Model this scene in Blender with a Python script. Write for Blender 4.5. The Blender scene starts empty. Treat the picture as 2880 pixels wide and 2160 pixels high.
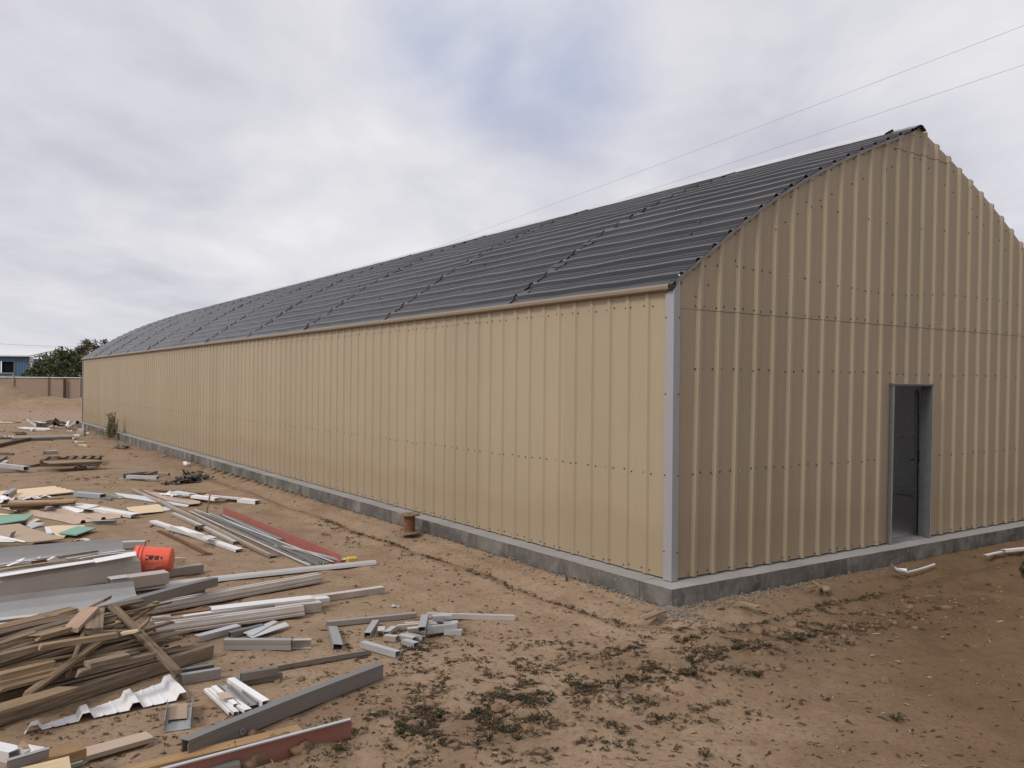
import bpy, bmesh, math, random
import numpy as np
from mathutils import Vector, Matrix, noise as mnoise
R = random.Random(7)
scene = bpy.context.scene
COL = scene.collection

# ------------------------------------------------------------------ camera and place geometry (metres)
EYE = 2.04                 # eye height above the floor slab (z = 0)
FOC = 2398.0               # focal length in photo pixels (2880 wide)
ROLL = 0.0093
GZ = -0.18                 # level of the yard

def at(px, py, h=0.0):
    """World point at height h above the yard, seen at photo pixel (px, py)."""
    u = (px - 1440) / FOC; v = (1080 - py) / FOC
    x = u * math.cos(ROLL) - v * math.sin(ROLL); w = u * math.sin(ROLL) + v * math.cos(ROLL)
    t = (GZ + h - EYE) / w
    return Vector((x * t, t, GZ + h))
def ray(px, py, y):
    u = (px - 1440) / FOC; v = (1080 - py) / FOC
    x = u * math.cos(ROLL) - v * math.sin(ROLL); w = u * math.sin(ROLL) + v * math.cos(ROLL)
    return Vector((x * y, y, EYE + w * y))
def to_px(x, y, z):
    a, b = x / y, (z - EYE) / y
    u = a * math.cos(ROLL) + b * math.sin(ROLL); v = -a * math.sin(ROLL) + b * math.cos(ROLL)
    return 1440 + FOC * u, 1080 - FOC * v
def frame(ox, oy, k):
    return lambda x, y: (ox + x / k, oy + y / k)
qa = frame(0, 1300, 3.072); qb = frame(0, 1720, 3.072); qc = frame(480, 1340, 3.072); qd = frame(480, 1700, 2.1686)
qe = frame(0, 1140, 3.072); qf = frame(0, 1350, 5.53); qg = frame(0, 1540, 4.608); qh = frame(0, 1700, 5.53)
qi = frame(0, 1930, 5.027); qj = frame(0, 1160, 6.144); qk = frame(900, 1700, 3.95); ql = frame(340, 1360, 5.267)
qm = frame(1600, 1480, 2.765); qn = frame(2380, 1480, 4.424); qo = frame(0, 900, 3.687)

BANG = math.atan2(.567, .823)
DR = Vector((math.cos(BANG), math.sin(BANG), 0)); DL = Vector((-DR.y, DR.x, 0))
BC = Vector((1.681, 8.897, 0))
BW, BL = 9.06, 40.2        # width of the gable end, length of the long wall

# ------------------------------------------------------------------ object helpers
def link(name, me, parent=None):
    o = bpy.data.objects.new(name, me); COL.objects.link(o)
    if parent is not None: o.parent = parent
    return o
def tag(o, label=None, cat=None, group=None, kind=None):
    if label: o['label'] = label
    if cat: o['category'] = cat
    if group: o['group'] = group
    if kind or label: o['kind'] = kind or 'thing'
    return o
def empty(name, loc, rz=0.0):
    o = bpy.data.objects.new(name, None); COL.objects.link(o)
    o.location = loc; o.rotation_euler = (0, 0, rz); o.empty_display_size = .2
    return o
def mesh(name, V, F, mats, idx=None, smooth=False):
    me = bpy.data.meshes.new(name)
    me.from_pydata([tuple(v) for v in V], [], F)
    for m in (mats if isinstance(mats, (list, tuple)) else [mats]): me.materials.append(m)
    if idx is not None: me.polygons.foreach_set('material_index', idx)
    if smooth: me.polygons.foreach_set('use_smooth', [True] * len(me.polygons))
    me.update()
    return me
def fix(me):
    bm = bmesh.new(); bm.from_mesh(me); bmesh.ops.recalc_face_normals(bm, faces=bm.faces); bm.to_mesh(me); bm.free()
    return me
class MB:
    def __init__(s): s.V = []; s.F = []; s.I = []
    def add(s, V, F, i=0):
        n = len(s.V); s.V += [tuple(v) for v in V]
        for f in F: s.F.append([a + n for a in f]); s.I.append(i)
    def box(s, x0, x1, y0, y1, z0, z1, i=0):
        s.add([(x0,y0,z0),(x1,y0,z0),(x1,y1,z0),(x0,y1,z0),(x0,y0,z1),(x1,y0,z1),(x1,y1,z1),(x0,y1,z1)],
              [(0,3,2,1),(4,5,6,7),(0,1,5,4),(1,2,6,5),(2,3,7,6),(3,0,4,7)], i)
    def tube(s, P, r, n=6, i=0, r2=None, caps=True):
        P = [Vector(p) for p in P]; m = len(P); V = []; F = []
        for k, p in enumerate(P):
            d = (P[min(k+1, m-1)] - P[max(k-1, 0)]).normalized()
            a = d.cross(Vector((0,0,1)) if abs(d.z) < .9 else Vector((1,0,0))).normalized(); b = d.cross(a)
            rr = r if r2 is None else r + (r2 - r) * k / (m - 1)
            for j in range(n):
                t = 2 * math.pi * j / n; V.append(p + a * (rr * math.cos(t)) + b * (rr * math.sin(t)))
        for k in range(m - 1):
            for j in range(n):
                j2 = (j + 1) % n; F.append((k*n+j, k*n+j2, (k+1)*n+j2, (k+1)*n+j))
        if caps: F.append(tuple(range(n))[::-1]); F.append(tuple((m-1)*n + j for j in range(n)))
        s.add(V, F, i)
    def lathe(s, prof, n=24, i=0):
        V = []; F = []; m = len(prof)
        for (r, z) in prof:
            for j in range(n):
                t = 2 * math.pi * j / n; V.append((r * math.cos(t), r * math.sin(t), z))
        for k in range(m - 1):
            for j in range(n):
                j2 = (j + 1) % n; F.append((k*n+j, k*n+j2, (k+1)*n+j2, (k+1)*n+j))
        s.add(V, F, i)
    def build(s, name, mats, parent=None, smooth=False, fixn=True):
        me = mesh(name, s.V, s.F, mats, s.I, smooth)
        if fixn: fix(me)
        return link(name, me, parent)
def bevel(o, w=.004, seg=2):
    m = o.modifiers.new('bevel', 'BEVEL'); m.width = w; m.segments = seg; m.limit_method = 'ANGLE'; m.angle_limit = math.radians(40)
    return o

# ------------------------------------------------------------------ materials
def newmat(name):
    m = bpy.data.materials.new(name); m.use_nodes = True
    nt = m.node_tree; b = nt.nodes['Principled BSDF']
    return m, nt, b
def nd(nt, t, **kw):
    n = nt.nodes.new(t)
    for k, v in kw.items():
        if k.startswith('_'): setattr(n, k[1:], v)
        else: n.inputs[k.replace('_', ' ')].default_value = v
    return n
def coords(nt, kind='Object', scale=(1, 1, 1)):
    tc = nt.nodes.new('ShaderNodeTexCoord'); mp = nt.nodes.new('ShaderNodeMapping'); mp.inputs['Scale'].default_value = scale
    nt.links.new(tc.outputs[kind], mp.inputs['Vector']); return mp.outputs['Vector']
def noi(nt, vec, scale, detail=4, rough=.6, dist=0):
    n = nd(nt, 'ShaderNodeTexNoise', Scale=scale, Detail=detail, Roughness=rough, Distortion=dist)
    nt.links.new(vec, n.inputs['Vector']); return n.outputs['Fac']
def rmp(nt, fac, *stops):
    r = nt.nodes.new('ShaderNodeValToRGB'); e = r.color_ramp.elements
    while len(e) < len(stops): e.new(.5)
    for k, (p, c) in enumerate(stops):
        e[k].position = p; e[k].color = (c, c, c, 1) if isinstance(c, (int, float)) else (*c, 1)
    nt.links.new(fac, r.inputs['Fac']); return r.outputs['Color']
def mixc(nt, fac, a, b, mode='MIX'):
    n = nt.nodes.new('ShaderNodeMix'); n.data_type = 'RGBA'; n.blend_type = mode
    for s, v in ((n.inputs[0], fac), (n.inputs[6], a), (n.inputs[7], b)):
        if isinstance(v, (int, float)): s.default_value = v
        elif isinstance(v, tuple): s.default_value = (*v, 1)
        else: nt.links.new(v, s)
    return n.outputs[2]
def mth(nt, op, a, b=None, clamp=False):
    n = nt.nodes.new('ShaderNodeMath'); n.operation = op; n.use_clamp = clamp
    for s, v in ((n.inputs[0], a), (n.inputs[1], b)):
        if v is None: continue
        if isinstance(v, (int, float)): s.default_value = v
        else: nt.links.new(v, s)
    return n.outputs[0]
def bump(nt, b, h, strength=.3, dist=.01):
    n = nd(nt, 'ShaderNodeBump', Strength=strength, Distance=dist); nt.links.new(h, n.inputs['Height']); nt.links.new(n.outputs[0], b.inputs['Normal'])
def lin(c):   # photo-like sRGB 0..255 -> linear
    return tuple(((v/255)/12.92 if v/255 <= .04045 else ((v/255+.055)/1.055)**2.4) for v in c)
DUST_AND_SHADE = (.33, .235, .155)
def painted(name, col, rough=.45, metal=0., dust=.25, var=.12, spec=.5, scale=3., dark=None):
    """Sheet metal or plastic with uneven dust, faint scuffs, painted side shade and per-object variation."""
    m, nt, b = newmat(name)
    v = coords(nt); n1 = noi(nt, v, scale, 6, .65); n2 = noi(nt, coords(nt, 'Object', (3, 40, 40)), 1.5, 3)
    oi = nt.nodes.new('ShaderNodeObjectInfo')
    val = mth(nt, 'ADD', mth(nt, 'MULTIPLY', oi.outputs['Random'], var), 1 - var / 2)
    c = mixc(nt, 1.0, col, val, 'MULTIPLY')
    c = mixc(nt, mth(nt, 'MULTIPLY', rmp(nt, n1, (.42, 0), (.75, 1)), dust), c, DUST_AND_SHADE)
    c = mixc(nt, mth(nt, 'MULTIPLY', rmp(nt, n2, (.55, 0), (.8, 1)), .25), c, dark or tuple(x * .45 for x in col))
    # shade painted into the sides: darker, dustier colour than on tops
    geo = nt.nodes.new('ShaderNodeNewGeometry'); sp = nt.nodes.new('ShaderNodeSeparateXYZ'); nt.links.new(geo.outputs['Normal'], sp.inputs[0])
    steep = mth(nt, 'SUBTRACT', 1, mth(nt, 'ABSOLUTE', sp.outputs[2]), True)
    c = mixc(nt, mth(nt, 'MULTIPLY', mth(nt, 'MULTIPLY', steep, rmp(nt, n1, (.2, .5), (.7, 1))), min(.8, dust * 1.8 + .15)), c, tuple(.55 * x + .06 * y for x, y in zip(DUST_AND_SHADE, (1, 1, 1))))
    nt.links.new(c, b.inputs['Base Color'])
    b.inputs['Metallic'].default_value = metal; b.inputs['Specular IOR Level'].default_value = spec
    nt.links.new(mth(nt, 'ADD', mth(nt, 'MULTIPLY', n1, .25), rough - .1), b.inputs['Roughness'])
    bump(nt, b, n1, .12, .01)
    return m
def wood(name, col, dark=.5, dust=.2, rough=.8):
    m, nt, b = newmat(name)
    g = noi(nt, coords(nt, 'Object', (1.2, 26, 26)), 2.0, 6, .7, .6); n1 = noi(nt, coords(nt), 3.5, 5)
    oi = nt.nodes.new('ShaderNodeObjectInfo')
    val = mth(nt, 'ADD', mth(nt, 'MULTIPLY', oi.outputs['Random'], .65), .85)
    c = mixc(nt, rmp(nt, g, (.35, 0), (.62, 1)), tuple(x * dark for x in col), col)
    c = mixc(nt, 1.0, c, val, 'MULTIPLY')
    c = mixc(nt, mth(nt, 'MULTIPLY', rmp(nt, n1, (.5, 0), (.75, 1)), dust), c, (.28, .22, .16))
    nt.links.new(c, b.inputs['Base Color']); b.inputs['Roughness'].default_value = rough; b.inputs['Specular IOR Level'].default_value = .25
    bump(nt, b, g, .5, .006)
    return m
def plain(name, col, rough=.7, spec=.3, metal=0.):
    m, nt, b = newmat(name)
    n1 = noi(nt, coords(nt), 9, 5)
    nt.links.new(mixc(nt, rmp(nt, n1, (.3, 0), (.7, 1)), tuple(x * .75 for x in col), col), b.inputs['Base Color'])
    b.inputs['Roughness'].default_value = rough; b.inputs['Specular IOR Level'].default_value = spec; b.inputs['Metallic'].default_value = metal
    return m
M = {}
M['galv'] = painted('galvanised_steel', (.36, .37, .375), .5, .35, .3, .3)
M['galv_light'] = painted('bright_galvanised_steel', (.55, .56, .575), .42, .35, .18, .25)
M['galv_dark'] = painted('dull_grey_steel', (.17, .18, .18), .55, .35, .25, .25)
M['galv_blue'] = painted('bluish_galvanised_steel', (.42, .50, .58), .4, .4, .1, .1)
M['chrome'] = painted('bright_rail_steel', (.62, .61, .60), .3, .4, .1, .1)
M['white'] = painted('white_painted_sheet', (.74, .73, .73), .4, 0, .18, .12)
M['paper'] = painted('white_plastic_film', (.80, .79, .78), .6, 0, .12, .1)
M['pale'] = painted('pale_blue_white_sheet', (.62, .68, .70), .4, 0, .12, .1)
M['tanwhite'] = painted('dusty_white_trim', (.52, .47, .43), .45, 0, .4, .15)
M['tangrey'] = painted('tan_grey_trim', (.45, .405, .365), .5, 0, .22, .12)
M['beige'] = painted('beige_sheet', (.47, .355, .265), .5, 0, .3, .1)
M['cream'] = painted('cream_sheet', (.72, .56, .36), .55, 0, .1, .08)
M['tan'] = painted('tan_sheet', (.40, .29, .195), .6, 0, .3, .1)
M['green'] = painted('green_wallboard', (.20, .38, .29), .75, 0, .15, .08)
M['brownmetal'] = painted('brown_trim', (.17, .12, .082), .5, 0, .4, .1)
M['red'] = painted('red_primer_steel', (.30, .062, .042), .55, 0, .18, .08)
M['redfar'] = painted('dusty_red_primer_steel', (.33, .072, .052), .6, 0, .12, .05)
M['orange'] = painted('orange_plastic', (.86, .10, .045), .45, 0, .12, 0)
M['yellow'] = painted('yellow_plastic', (.62, .40, .04), .5, 0, .15, 0)
M['black'] = painted('black_plastic', (.02, .02, .022), .5, 0, .3, 0)
M['osb'] = wood('strand_board', (.32, .20, .10), .6)
M['wood_grey'] = wood('weathered_grey_wood', (.235, .175, .12), .36)
M['wood_brown'] = wood('old_brown_wood', (.195, .138, .09), .38)
M['wood_tan'] = wood('tan_wood', (.285, .20, .12), .5)
M['wood_new'] = wood('fresh_tan_wood', (.34, .235, .135), .65)
M['wood_dark'] = wood('dark_old_wood', (.13, .085, .052), .5)
M['wood_rust'] = wood('reddish_brown_wood', (.21, .095, .045), .45)
M['wood_pale'] = wood('pale_ply_wood', (.60, .47, .29), .8)
M['wood_pink'] = wood('pinkish_wood', (.31, .215, .155), .55)
M['screw'] = plain('screw_steel', (.06, .05, .045), .5, .4)
M['screw_white'] = plain('new_screw', (.75, .74, .7), .4, .5)
M['hole'] = plain('dark_inside', (.012, .012, .012), .9, .1)
M['wire'] = plain('cable_grey', (.32, .32, .34), .6)
M['cardboard'] = plain('cardboard', (.36, .25, .15), .85)

# ------------------------------------------------------------------ profiles (y across, z up; top at z = 0)
def thin(poly, t=.003):
    """Closed outline of an open polyline thickened by t."""
    P = [Vector((a, b)) for a, b in poly]; L = []; Rr = []
    for k, p in enumerate(P):
        d0 = (p - P[k-1]).normalized() if k else None; d1 = (P[k+1] - p).normalized() if k < len(P)-1 else None
        if d0 is None: d0 = d1
        if d1 is None: d1 = d0
        n0 = Vector((-d0.y, d0.x)); n1 = Vector((-d1.y, d1.x)); n = (n0 + n1)
        n = n / max(n.length_squared, .3) * 2 if n.length > 1e-4 else n0
        L.append(p + n * (t / 2)); Rr.append(p - n * (t / 2))
    return [[tuple(p) for p in L] + [tuple(p) for p in reversed(Rr)]]
def p_box(w, h): return [[(-w/2, -h), (w/2, -h), (w/2, 0), (-w/2, 0)]]
def p_tube(w, h, t=.004):
    return [[(-w/2, -h), (w/2, -h), (w/2, 0), (-w/2, 0)], [(-w/2+t, -h+t), (w/2-t, -h+t), (w/2-t, -t), (-w/2+t, -t)]]
def p_pipe(r, t=.006, n=14):
    c = [(math.cos(2*math.pi*k/n), math.sin(2*math.pi*k/n)) for k in range(n)]
    return [[(r*a, r*b - r) for a, b in c], [((r-t)*a, (r-t)*b - r) for a, b in c]]
def p_up(w, h, t=.003): return thin([(-w/2, 0), (-w/2, -h), (w/2, -h), (w/2, 0)], t)
def p_down(w, h, t=.003): return thin([(-w/2, -h), (-w/2, 0), (w/2, 0), (w/2, -h)], t)
def p_cam(w, h, t=.004, lip=0):     # open towards the viewer (bar given left to right)
    pts = [(-w/2, 0), (w/2, 0), (w/2, -h), (-w/2, -h)]
    if lip: pts = [(-w/2, -lip)] + pts + [(-w/2, -h + lip)]
    return thin(pts, t)
def p_angle(w, h, t=.003): return thin([(w/2, 0), (-w/2, -.002), (-w/2, -h)], t)
def p_flat(w, t=.003): return p_box(w, t)

def extrude(name, loops, L, mats, seg=6, bow=0., twist=0., edge_mat=None, ragged=0., seed=0):
    rr = random.Random(seed)
    V = []; F = []; I = []; per = [len(l) for l in loops]; tot = sum(per)
    jx0 = [rr.uniform(-ragged, ragged) for _ in range(tot)]; jx1 = [rr.uniform(-ragged, ragged) for _ in range(tot)]
    ph = rr.uniform(0, 6)
    for k in range(seg + 1):
        f = k / seg; x = (f - .5) * L; oz = bow * (4 * f * (1 - f)); oy = .35 * bow * math.sin(ph + 5 * f); tw = twist * (f - .5)
        c, s_ = math.cos(tw), math.sin(tw); q = 0
        for l in loops:
            for (a, b) in l:
                xx = x + (jx0[q] if k == 0 else jx1[q] if k == seg else 0); q += 1
                V.append((xx, a * c - b * s_ + oy, a * s_ + b * c + oz))
    off = 0
    for l in loops:
        n = len(l)
        for k in range(seg):
            for j in range(n):
                j2 = (j + 1) % n
                F.append((k*tot+off+j, k*tot+off+j2, (k+1)*tot+off+j2, (k+1)*tot+off+j))
                I.append(1 if edge_mat and (j2 in edge_mat and j in edge_mat) else 0)
        off += n
    if len(loops) == 1:
        F.append(tuple(range(per[0]))); F.append(tuple(seg*tot + j for j in reversed(range(per[0])))); I += [0, 0]
    else:
        n = per[0]
        for base in (0, seg*tot):
            for j in range(n):
                j2 = (j + 1) % n; F.append((base+j, base+j2, base+n+j2, base+n+j)); I.append(0)
    return fix(mesh(name, V, F, mats, I))
def orient(o, p0, p1, roll=0.):
    x = (p1 - p0).normalized(); y = Vector((0, 0, 1)).cross(x)
    y = y.normalized() if y.length > 1e-5 else Vector((0, 1, 0)); z = x.cross(y)
    m = Matrix((x, y, z)).transposed().to_4x4() @ Matrix.Rotation(roll, 4, 'X')
    m.translation = (p0 + p1) / 2; o.matrix_world = m
    return o
_seed = [100]
def bar(name, label, cat, a, b, prof, mat, zt=None, group=None, bow=0., roll=0., seg=6, edge_mat=None, mats=None, ragged=0., twist=0., bev=None, parent=None):
    """A straight length of something: top centre runs from photo point a to photo point b at heights zt above the yard."""
    _seed[0] += 1
    h = -min(q[1] for l in prof for q in l)
    if zt is None: zt = h + .006
    z0, z1 = zt if isinstance(zt, tuple) else (zt, zt)
    p0 = at(*a, z0) if not isinstance(a, Vector) else a
    p1 = at(*b, z1) if not isinstance(b, Vector) else b
    Ln = (p1 - p0).length; rb = random.Random(_seed[0] * 7)
    if bow == 0. and bev is None: bow = rb.uniform(-.002, .005) * Ln
    if twist == 0. and bev is None: twist = rb.uniform(-.10, .10)
    if ragged == 0. and bev is None: ragged = .004
    seg = max(seg, 5)
    me = extrude(name, prof, Ln, mats or [M[mat] if isinstance(mat, str) else mat], seg, bow, twist, edge_mat, ragged, _seed[0])
    o = link(name, me, parent); orient(o, p0, p1, roll)
    if bev: bevel(o, bev, 1)
    return tag(o, label, cat, group) if label else o
def plate(name, label, cat, pts, mat, z=.006, t=.004, group=None, warp=.0):
    """A flat offcut: outline in photo points lying z above the yard (or per-corner heights as third value), t thick."""
    _seed[0] += 1; rr = random.Random(_seed[0])
    P = [at(p[0], p[1], (p[2] if len(p) > 2 else z) + t) for p in pts]
    P = [p + Vector((0, 0, rr.uniform(0, warp))) for p in P]
    x = (P[1] - P[0]); x.z = 0; rz = math.atan2(x.y, x.x)
    c = sum(P, Vector()) / len(P); rot = Matrix.Rotation(-rz, 3, 'Z')
    Q = [rot @ (p - c) for p in P]; n = len(Q)
    V = Q + [q - Vector((0, 0, t)) for q in Q]
    F = [tuple(range(n)), tuple(reversed(range(n, 2*n)))] + [(k, k + n, (k+1) % n + n, (k+1) % n) for k in range(n)]
    o = link(name, fix(mesh(name, V, F, M[mat])))
    o.location = c; o.rotation_euler = (0, 0, rz)
    return tag(o, label, cat, group)
def ribbed(name, label, cat, c4, ribs, mats, z=.01, hgt=.03, halfw=(.05, .025), nv=6, group=None, world=False, wav=.004):
    """Ribbed sheet: corners near-left, near-right, far-right, far-left; ribs at fractions of its width run near to far."""
    C = [p if world else at(p[0], p[1], p[2] if len(p) > 2 else z) for p in c4]
    W = ((C[1] - C[0]).length + (C[2] - C[3]).length) / 2
    us = [0.0, 1.0]; prof = {0.0: 0., 1.0: 0.}
    for r in ribs:
        for d, hh in ((-halfw[0], 0), (-halfw[1], hgt), (halfw[1], hgt), (halfw[0], 0)):
            u = r + d / W
            if 0 <= u <= 1: us.append(u); prof[u] = hh
        for e in (.36, .64):
            u0 = r + e * .305 / W
            for d, hh in ((-.012, 0), (-.006, .004), (.006, .004), (.012, 0)):
                u = u0 + d / W
                if 0 < u < 1 and all(abs(u - r2) * W > .06 for r2 in ribs): us.append(u); prof[u] = hh
    us = sorted(set(us)); V = []; F = []
    c0 = sum(C, Vector()) / 4
    for k in range(nv + 1):
        v = k / nv
        for u in us:
            p = (C[0].lerp(C[1], u)).lerp(C[3].lerp(C[2], u), v)
            V.append(p - c0 + Vector((0, 0, prof[u] + wav * math.sin(9 * v + 5 * u))))
    n = len(us)
    for k in range(nv):
        for j in range(n - 1): F.append((k*n+j, k*n+j+1, (k+1)*n+j+1, (k+1)*n+j))
    o = link(name, fix(mesh(name, V, F, mats))); o.location = c0
    s = o.modifiers.new('thickness', 'SOLIDIFY'); s.thickness = .0025; s.offset = -1
    return tag(o, label, cat, group)
def crumple(name, label, cat, a, b, w, mat, amp=.05, z=.01, seed=1, n=14, group=None):
    """Crumpled film or torn sheet between two photo points, w metres wide."""
    p0, p1 = at(*a, z), at(*b, z); L = (p1 - p0).length; V = []; F = []; m = max(4, int(n * min(1, w / L) + 3))
    for i in range(n + 1):
        for j in range(m + 1):
            x = (i / n - .5) * L; y = (j / m - .5) * w
            e = mnoise.noise(Vector((x * 9, y * 9, seed * 3.7))); e2 = mnoise.noise(Vector((x * 22, y * 22, seed * 1.3)))
            ed = .15 * w * mnoise.noise(Vector((x * 14, j, seed)))
            V.append((x + .02 * e2, y + ed, max(0, amp * (.35 + e) + .35 * amp * e2)))
    for i in range(n):
        for j in range(m): F.append((i*(m+1)+j, (i+1)*(m+1)+j, (i+1)*(m+1)+j+1, i*(m+1)+j+1))
    o = link(name, mesh(name, V, F, M[mat])); orient(o, p0, p1)
    s = o.modifiers.new('thickness', 'SOLIDIFY'); s.thickness = .0015
    return tag(o, label, cat, group)

# ================================================================== GROUND
def smooth(a, b, x): 
    t = np.clip((x - a) / (b - a), 0, 1); return t * t * (3 - 2 * t)
def hash2(ix, iy, s):
    h = (ix.astype(np.int64) * 374761393 + iy.astype(np.int64) * 668265263 + s * 974634) & 0xffffffff
    h = ((h ^ (h >> 13)) * 1274126177) & 0xffffffff
    return ((h ^ (h >> 16)) & 0xffff) / 65535.0
def vnoise(x, y, s=0):
    ix = np.floor(x); iy = np.floor(y); fx = x - ix; fy = y - iy; fx = fx*fx*(3-2*fx); fy = fy*fy*(3-2*fy)
    a = hash2(ix, iy, s); b = hash2(ix+1, iy, s); c = hash2(ix, iy+1, s); d = hash2(ix+1, iy+1, s)
    return (a*(1-fx)+b*fx)*(1-fy) + (c*(1-fx)+d*fx)*fy - .5
def fbm(x, y, s=0, o=4):
    r = 0; k = 1.
    for i in range(o): r = r + k * vnoise(x * 2**i + 13.7*i, y * 2**i + 7.1*i, s + i); k *= .5
    return r
BERM = [at(*p) for p in [(830, 2150), (880, 2110), (1000, 2092), (1250, 2045), (1500, 1995), (1750, 1925), (1950, 1870), (2150, 1825), (2400, 1775), (2700, 1715), (2950, 1675)]]
def seg_dist(x, y, pts):
    best = np.full_like(x, 1e9); tt = np.zeros_like(x)
    for k in range(len(pts) - 1):
        ax, ay = pts[k].x, pts[k].y; bx, by = pts[k+1].x - ax, pts[k+1].y - ay
        t = np.clip(((x-ax)*bx + (y-ay)*by) / (bx*bx+by*by), 0, 1); d = np.hypot(x-ax-t*bx, y-ay-t*by)
        tt = np.where(d < best, k + t, tt); best = np.minimum(best, d)
    return best, tt
def slab_dist(x, y):
    s = (x-BC.x)*DR.x + (y-BC.y)*DR.y; a = (x-BC.x)*DL.x + (y-BC.y)*DL.y
    ds = np.maximum(np.maximum(-.26 - s, s - (BW+.26)), 0); da = np.maximum(np.maximum(-.26 - a, a - (BL+.3)), 0)
    return np.hypot(ds, da), s, a
MOUNDS = [(ray(-40, 1100, 66), 5.0, 2.0, 4.), (ray(40, 1100, 66), 2.6, 1.5, 4.), (ray(165, 1110, 64), 3.8, .95, 3.4), (ray(260, 1110, 64), 4., .9, 3.5), (ray(-160, 1100, 66), 7., 1.6, 5.)]
def gheight(x, y):
    x = np.asarray(x, float); y = np.asarray(y, float)
    z = np.full_like(x, GZ)
    # trench and lip round the slab
    d, s, a = slab_dist(x, y)
    wv = .22 * fbm(x * .8, y * .8, 31, 3)
    dd = d + wv * smooth(.25, .6, d)
    tr = -.035 * smooth(.0, .25, dd) - .07 * smooth(.3, .62, dd) + .105 * smooth(.72, .86, dd) + .035 * np.exp(-((dd - .98) / .16)**2)
    fade = np.where(a < 16, 1, np.clip(1 - (a - 16) / 8, .3, 1)) * np.where(s > 6, .6, 1)
    z = z + tr * fade * (d > 0)
    # disturbed berm in the foreground
    bd, bt = seg_dist(x, y, BERM)
    lump = .6 + 1.3 * fbm(x * 1.6, y * 1.6, 5, 3) 
    amp = np.interp(bt, [0, 1, 2, 3, 5, 8, 10], [.17, .15, .12, .10, .10, .08, .04])
    z = z + amp * np.exp(-(bd / .42)**2) * np.clip(lump, .1, 1.6)
    ruf = np.exp(-(bd / .8)**2)
    # debris yard stays level, elsewhere gentle relief
    near = np.clip((y - 14) / 12, 0, 1); right = smooth(0, 2, x - .25 * y + 1.5)
    z = z + .05 * fbm(x * .35, y * .35, 3, 3) * np.clip(near + right * .7, 0, 1) * np.clip(d / .8, 0, 1)
    z = z + .016 * fbm(x * 2.2, y * 2.2, 9, 3) * (.45 + .5 * right + 1.6 * ruf)
    z = z + .012 * fbm(x * 9, y * 9, 17, 3) * (.35 + .5 * right + 2.0 * ruf + np.exp(-((d-.6)/.4)**2))
    # faint wheel ruts running along the building
    for dd_ in (2.1, 3.65):
        w_ = d - dd_ - .25 * fbm(x * .25, y * .25, 61, 2); z = z - .009 * np.exp(-(w_ / .15)**2) * (y > 7) + .008 * np.exp(-((np.abs(w_) - .24) / .08)**2) * (y > 7)
    # dirt mounds in front of the far fence
    mz = np.zeros_like(z)
    for c, rx, h, ry in MOUNDS:
        q = ((x - c.x) / rx)**2 + ((y - c.y) / ry)**2
        mz = np.maximum(mz, h * np.exp(-q * 1.3))
    z = z + mz * (.9 + .8 * fbm(x * .6, y * .6, 41, 4) + .35 * fbm(x * 1.7, y * 1.7, 43, 2))
    z = z + .35 * fbm(x * .05, y * .05, 77, 3) * smooth(30, 70, y) * (y < 400)
    inside = (d <= 0)
    return np.where(inside, GZ - .25, z)
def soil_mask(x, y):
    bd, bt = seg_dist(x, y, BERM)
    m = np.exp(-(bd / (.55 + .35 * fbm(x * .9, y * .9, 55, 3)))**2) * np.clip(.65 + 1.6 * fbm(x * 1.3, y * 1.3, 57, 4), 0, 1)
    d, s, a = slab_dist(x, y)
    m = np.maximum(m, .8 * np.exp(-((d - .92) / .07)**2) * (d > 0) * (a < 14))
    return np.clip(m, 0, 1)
def gh(x, y): return float(gheight(np.array([x]), np.array([y]))[0])
def axis(lo, hi, st, far_lo, far_hi, g=1.13):
    c = list(np.arange(lo, hi, st)); L = []; p = lo; s_ = st
    while p > far_lo:
        s_ = min(s_ * g, .8) if p > -75 else s_ * 1.15
        p -= s_; L.append(p)
    p = c[-1]; s_ = st; U = []
    while p < far_hi:
        s_ = min(s_ * g, .8) if p < 80 else s_ * 1.15
        p += s_; U.append(p)
    return np.array(L[::-1] + c + U)
gx = axis(-7.0, 8.5, .045, -420, 420, 1.08); gy = axis(3.6, 13.5, .045, -40, 900, 1.05)
GX, GY = np.meshgrid(gx, gy); GHT = gheight(GX, GY)
gv = np.stack([GX.ravel(), GY.ravel(), GHT.ravel()], 1); nx, ny = len(gx), len(gy)
ii = (np.arange(ny-1)[:, None] * nx + np.arange(nx-1)[None, :]).ravel()
gf = np.stack([ii, ii+1, ii+1+nx, ii+nx], 1)
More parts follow.
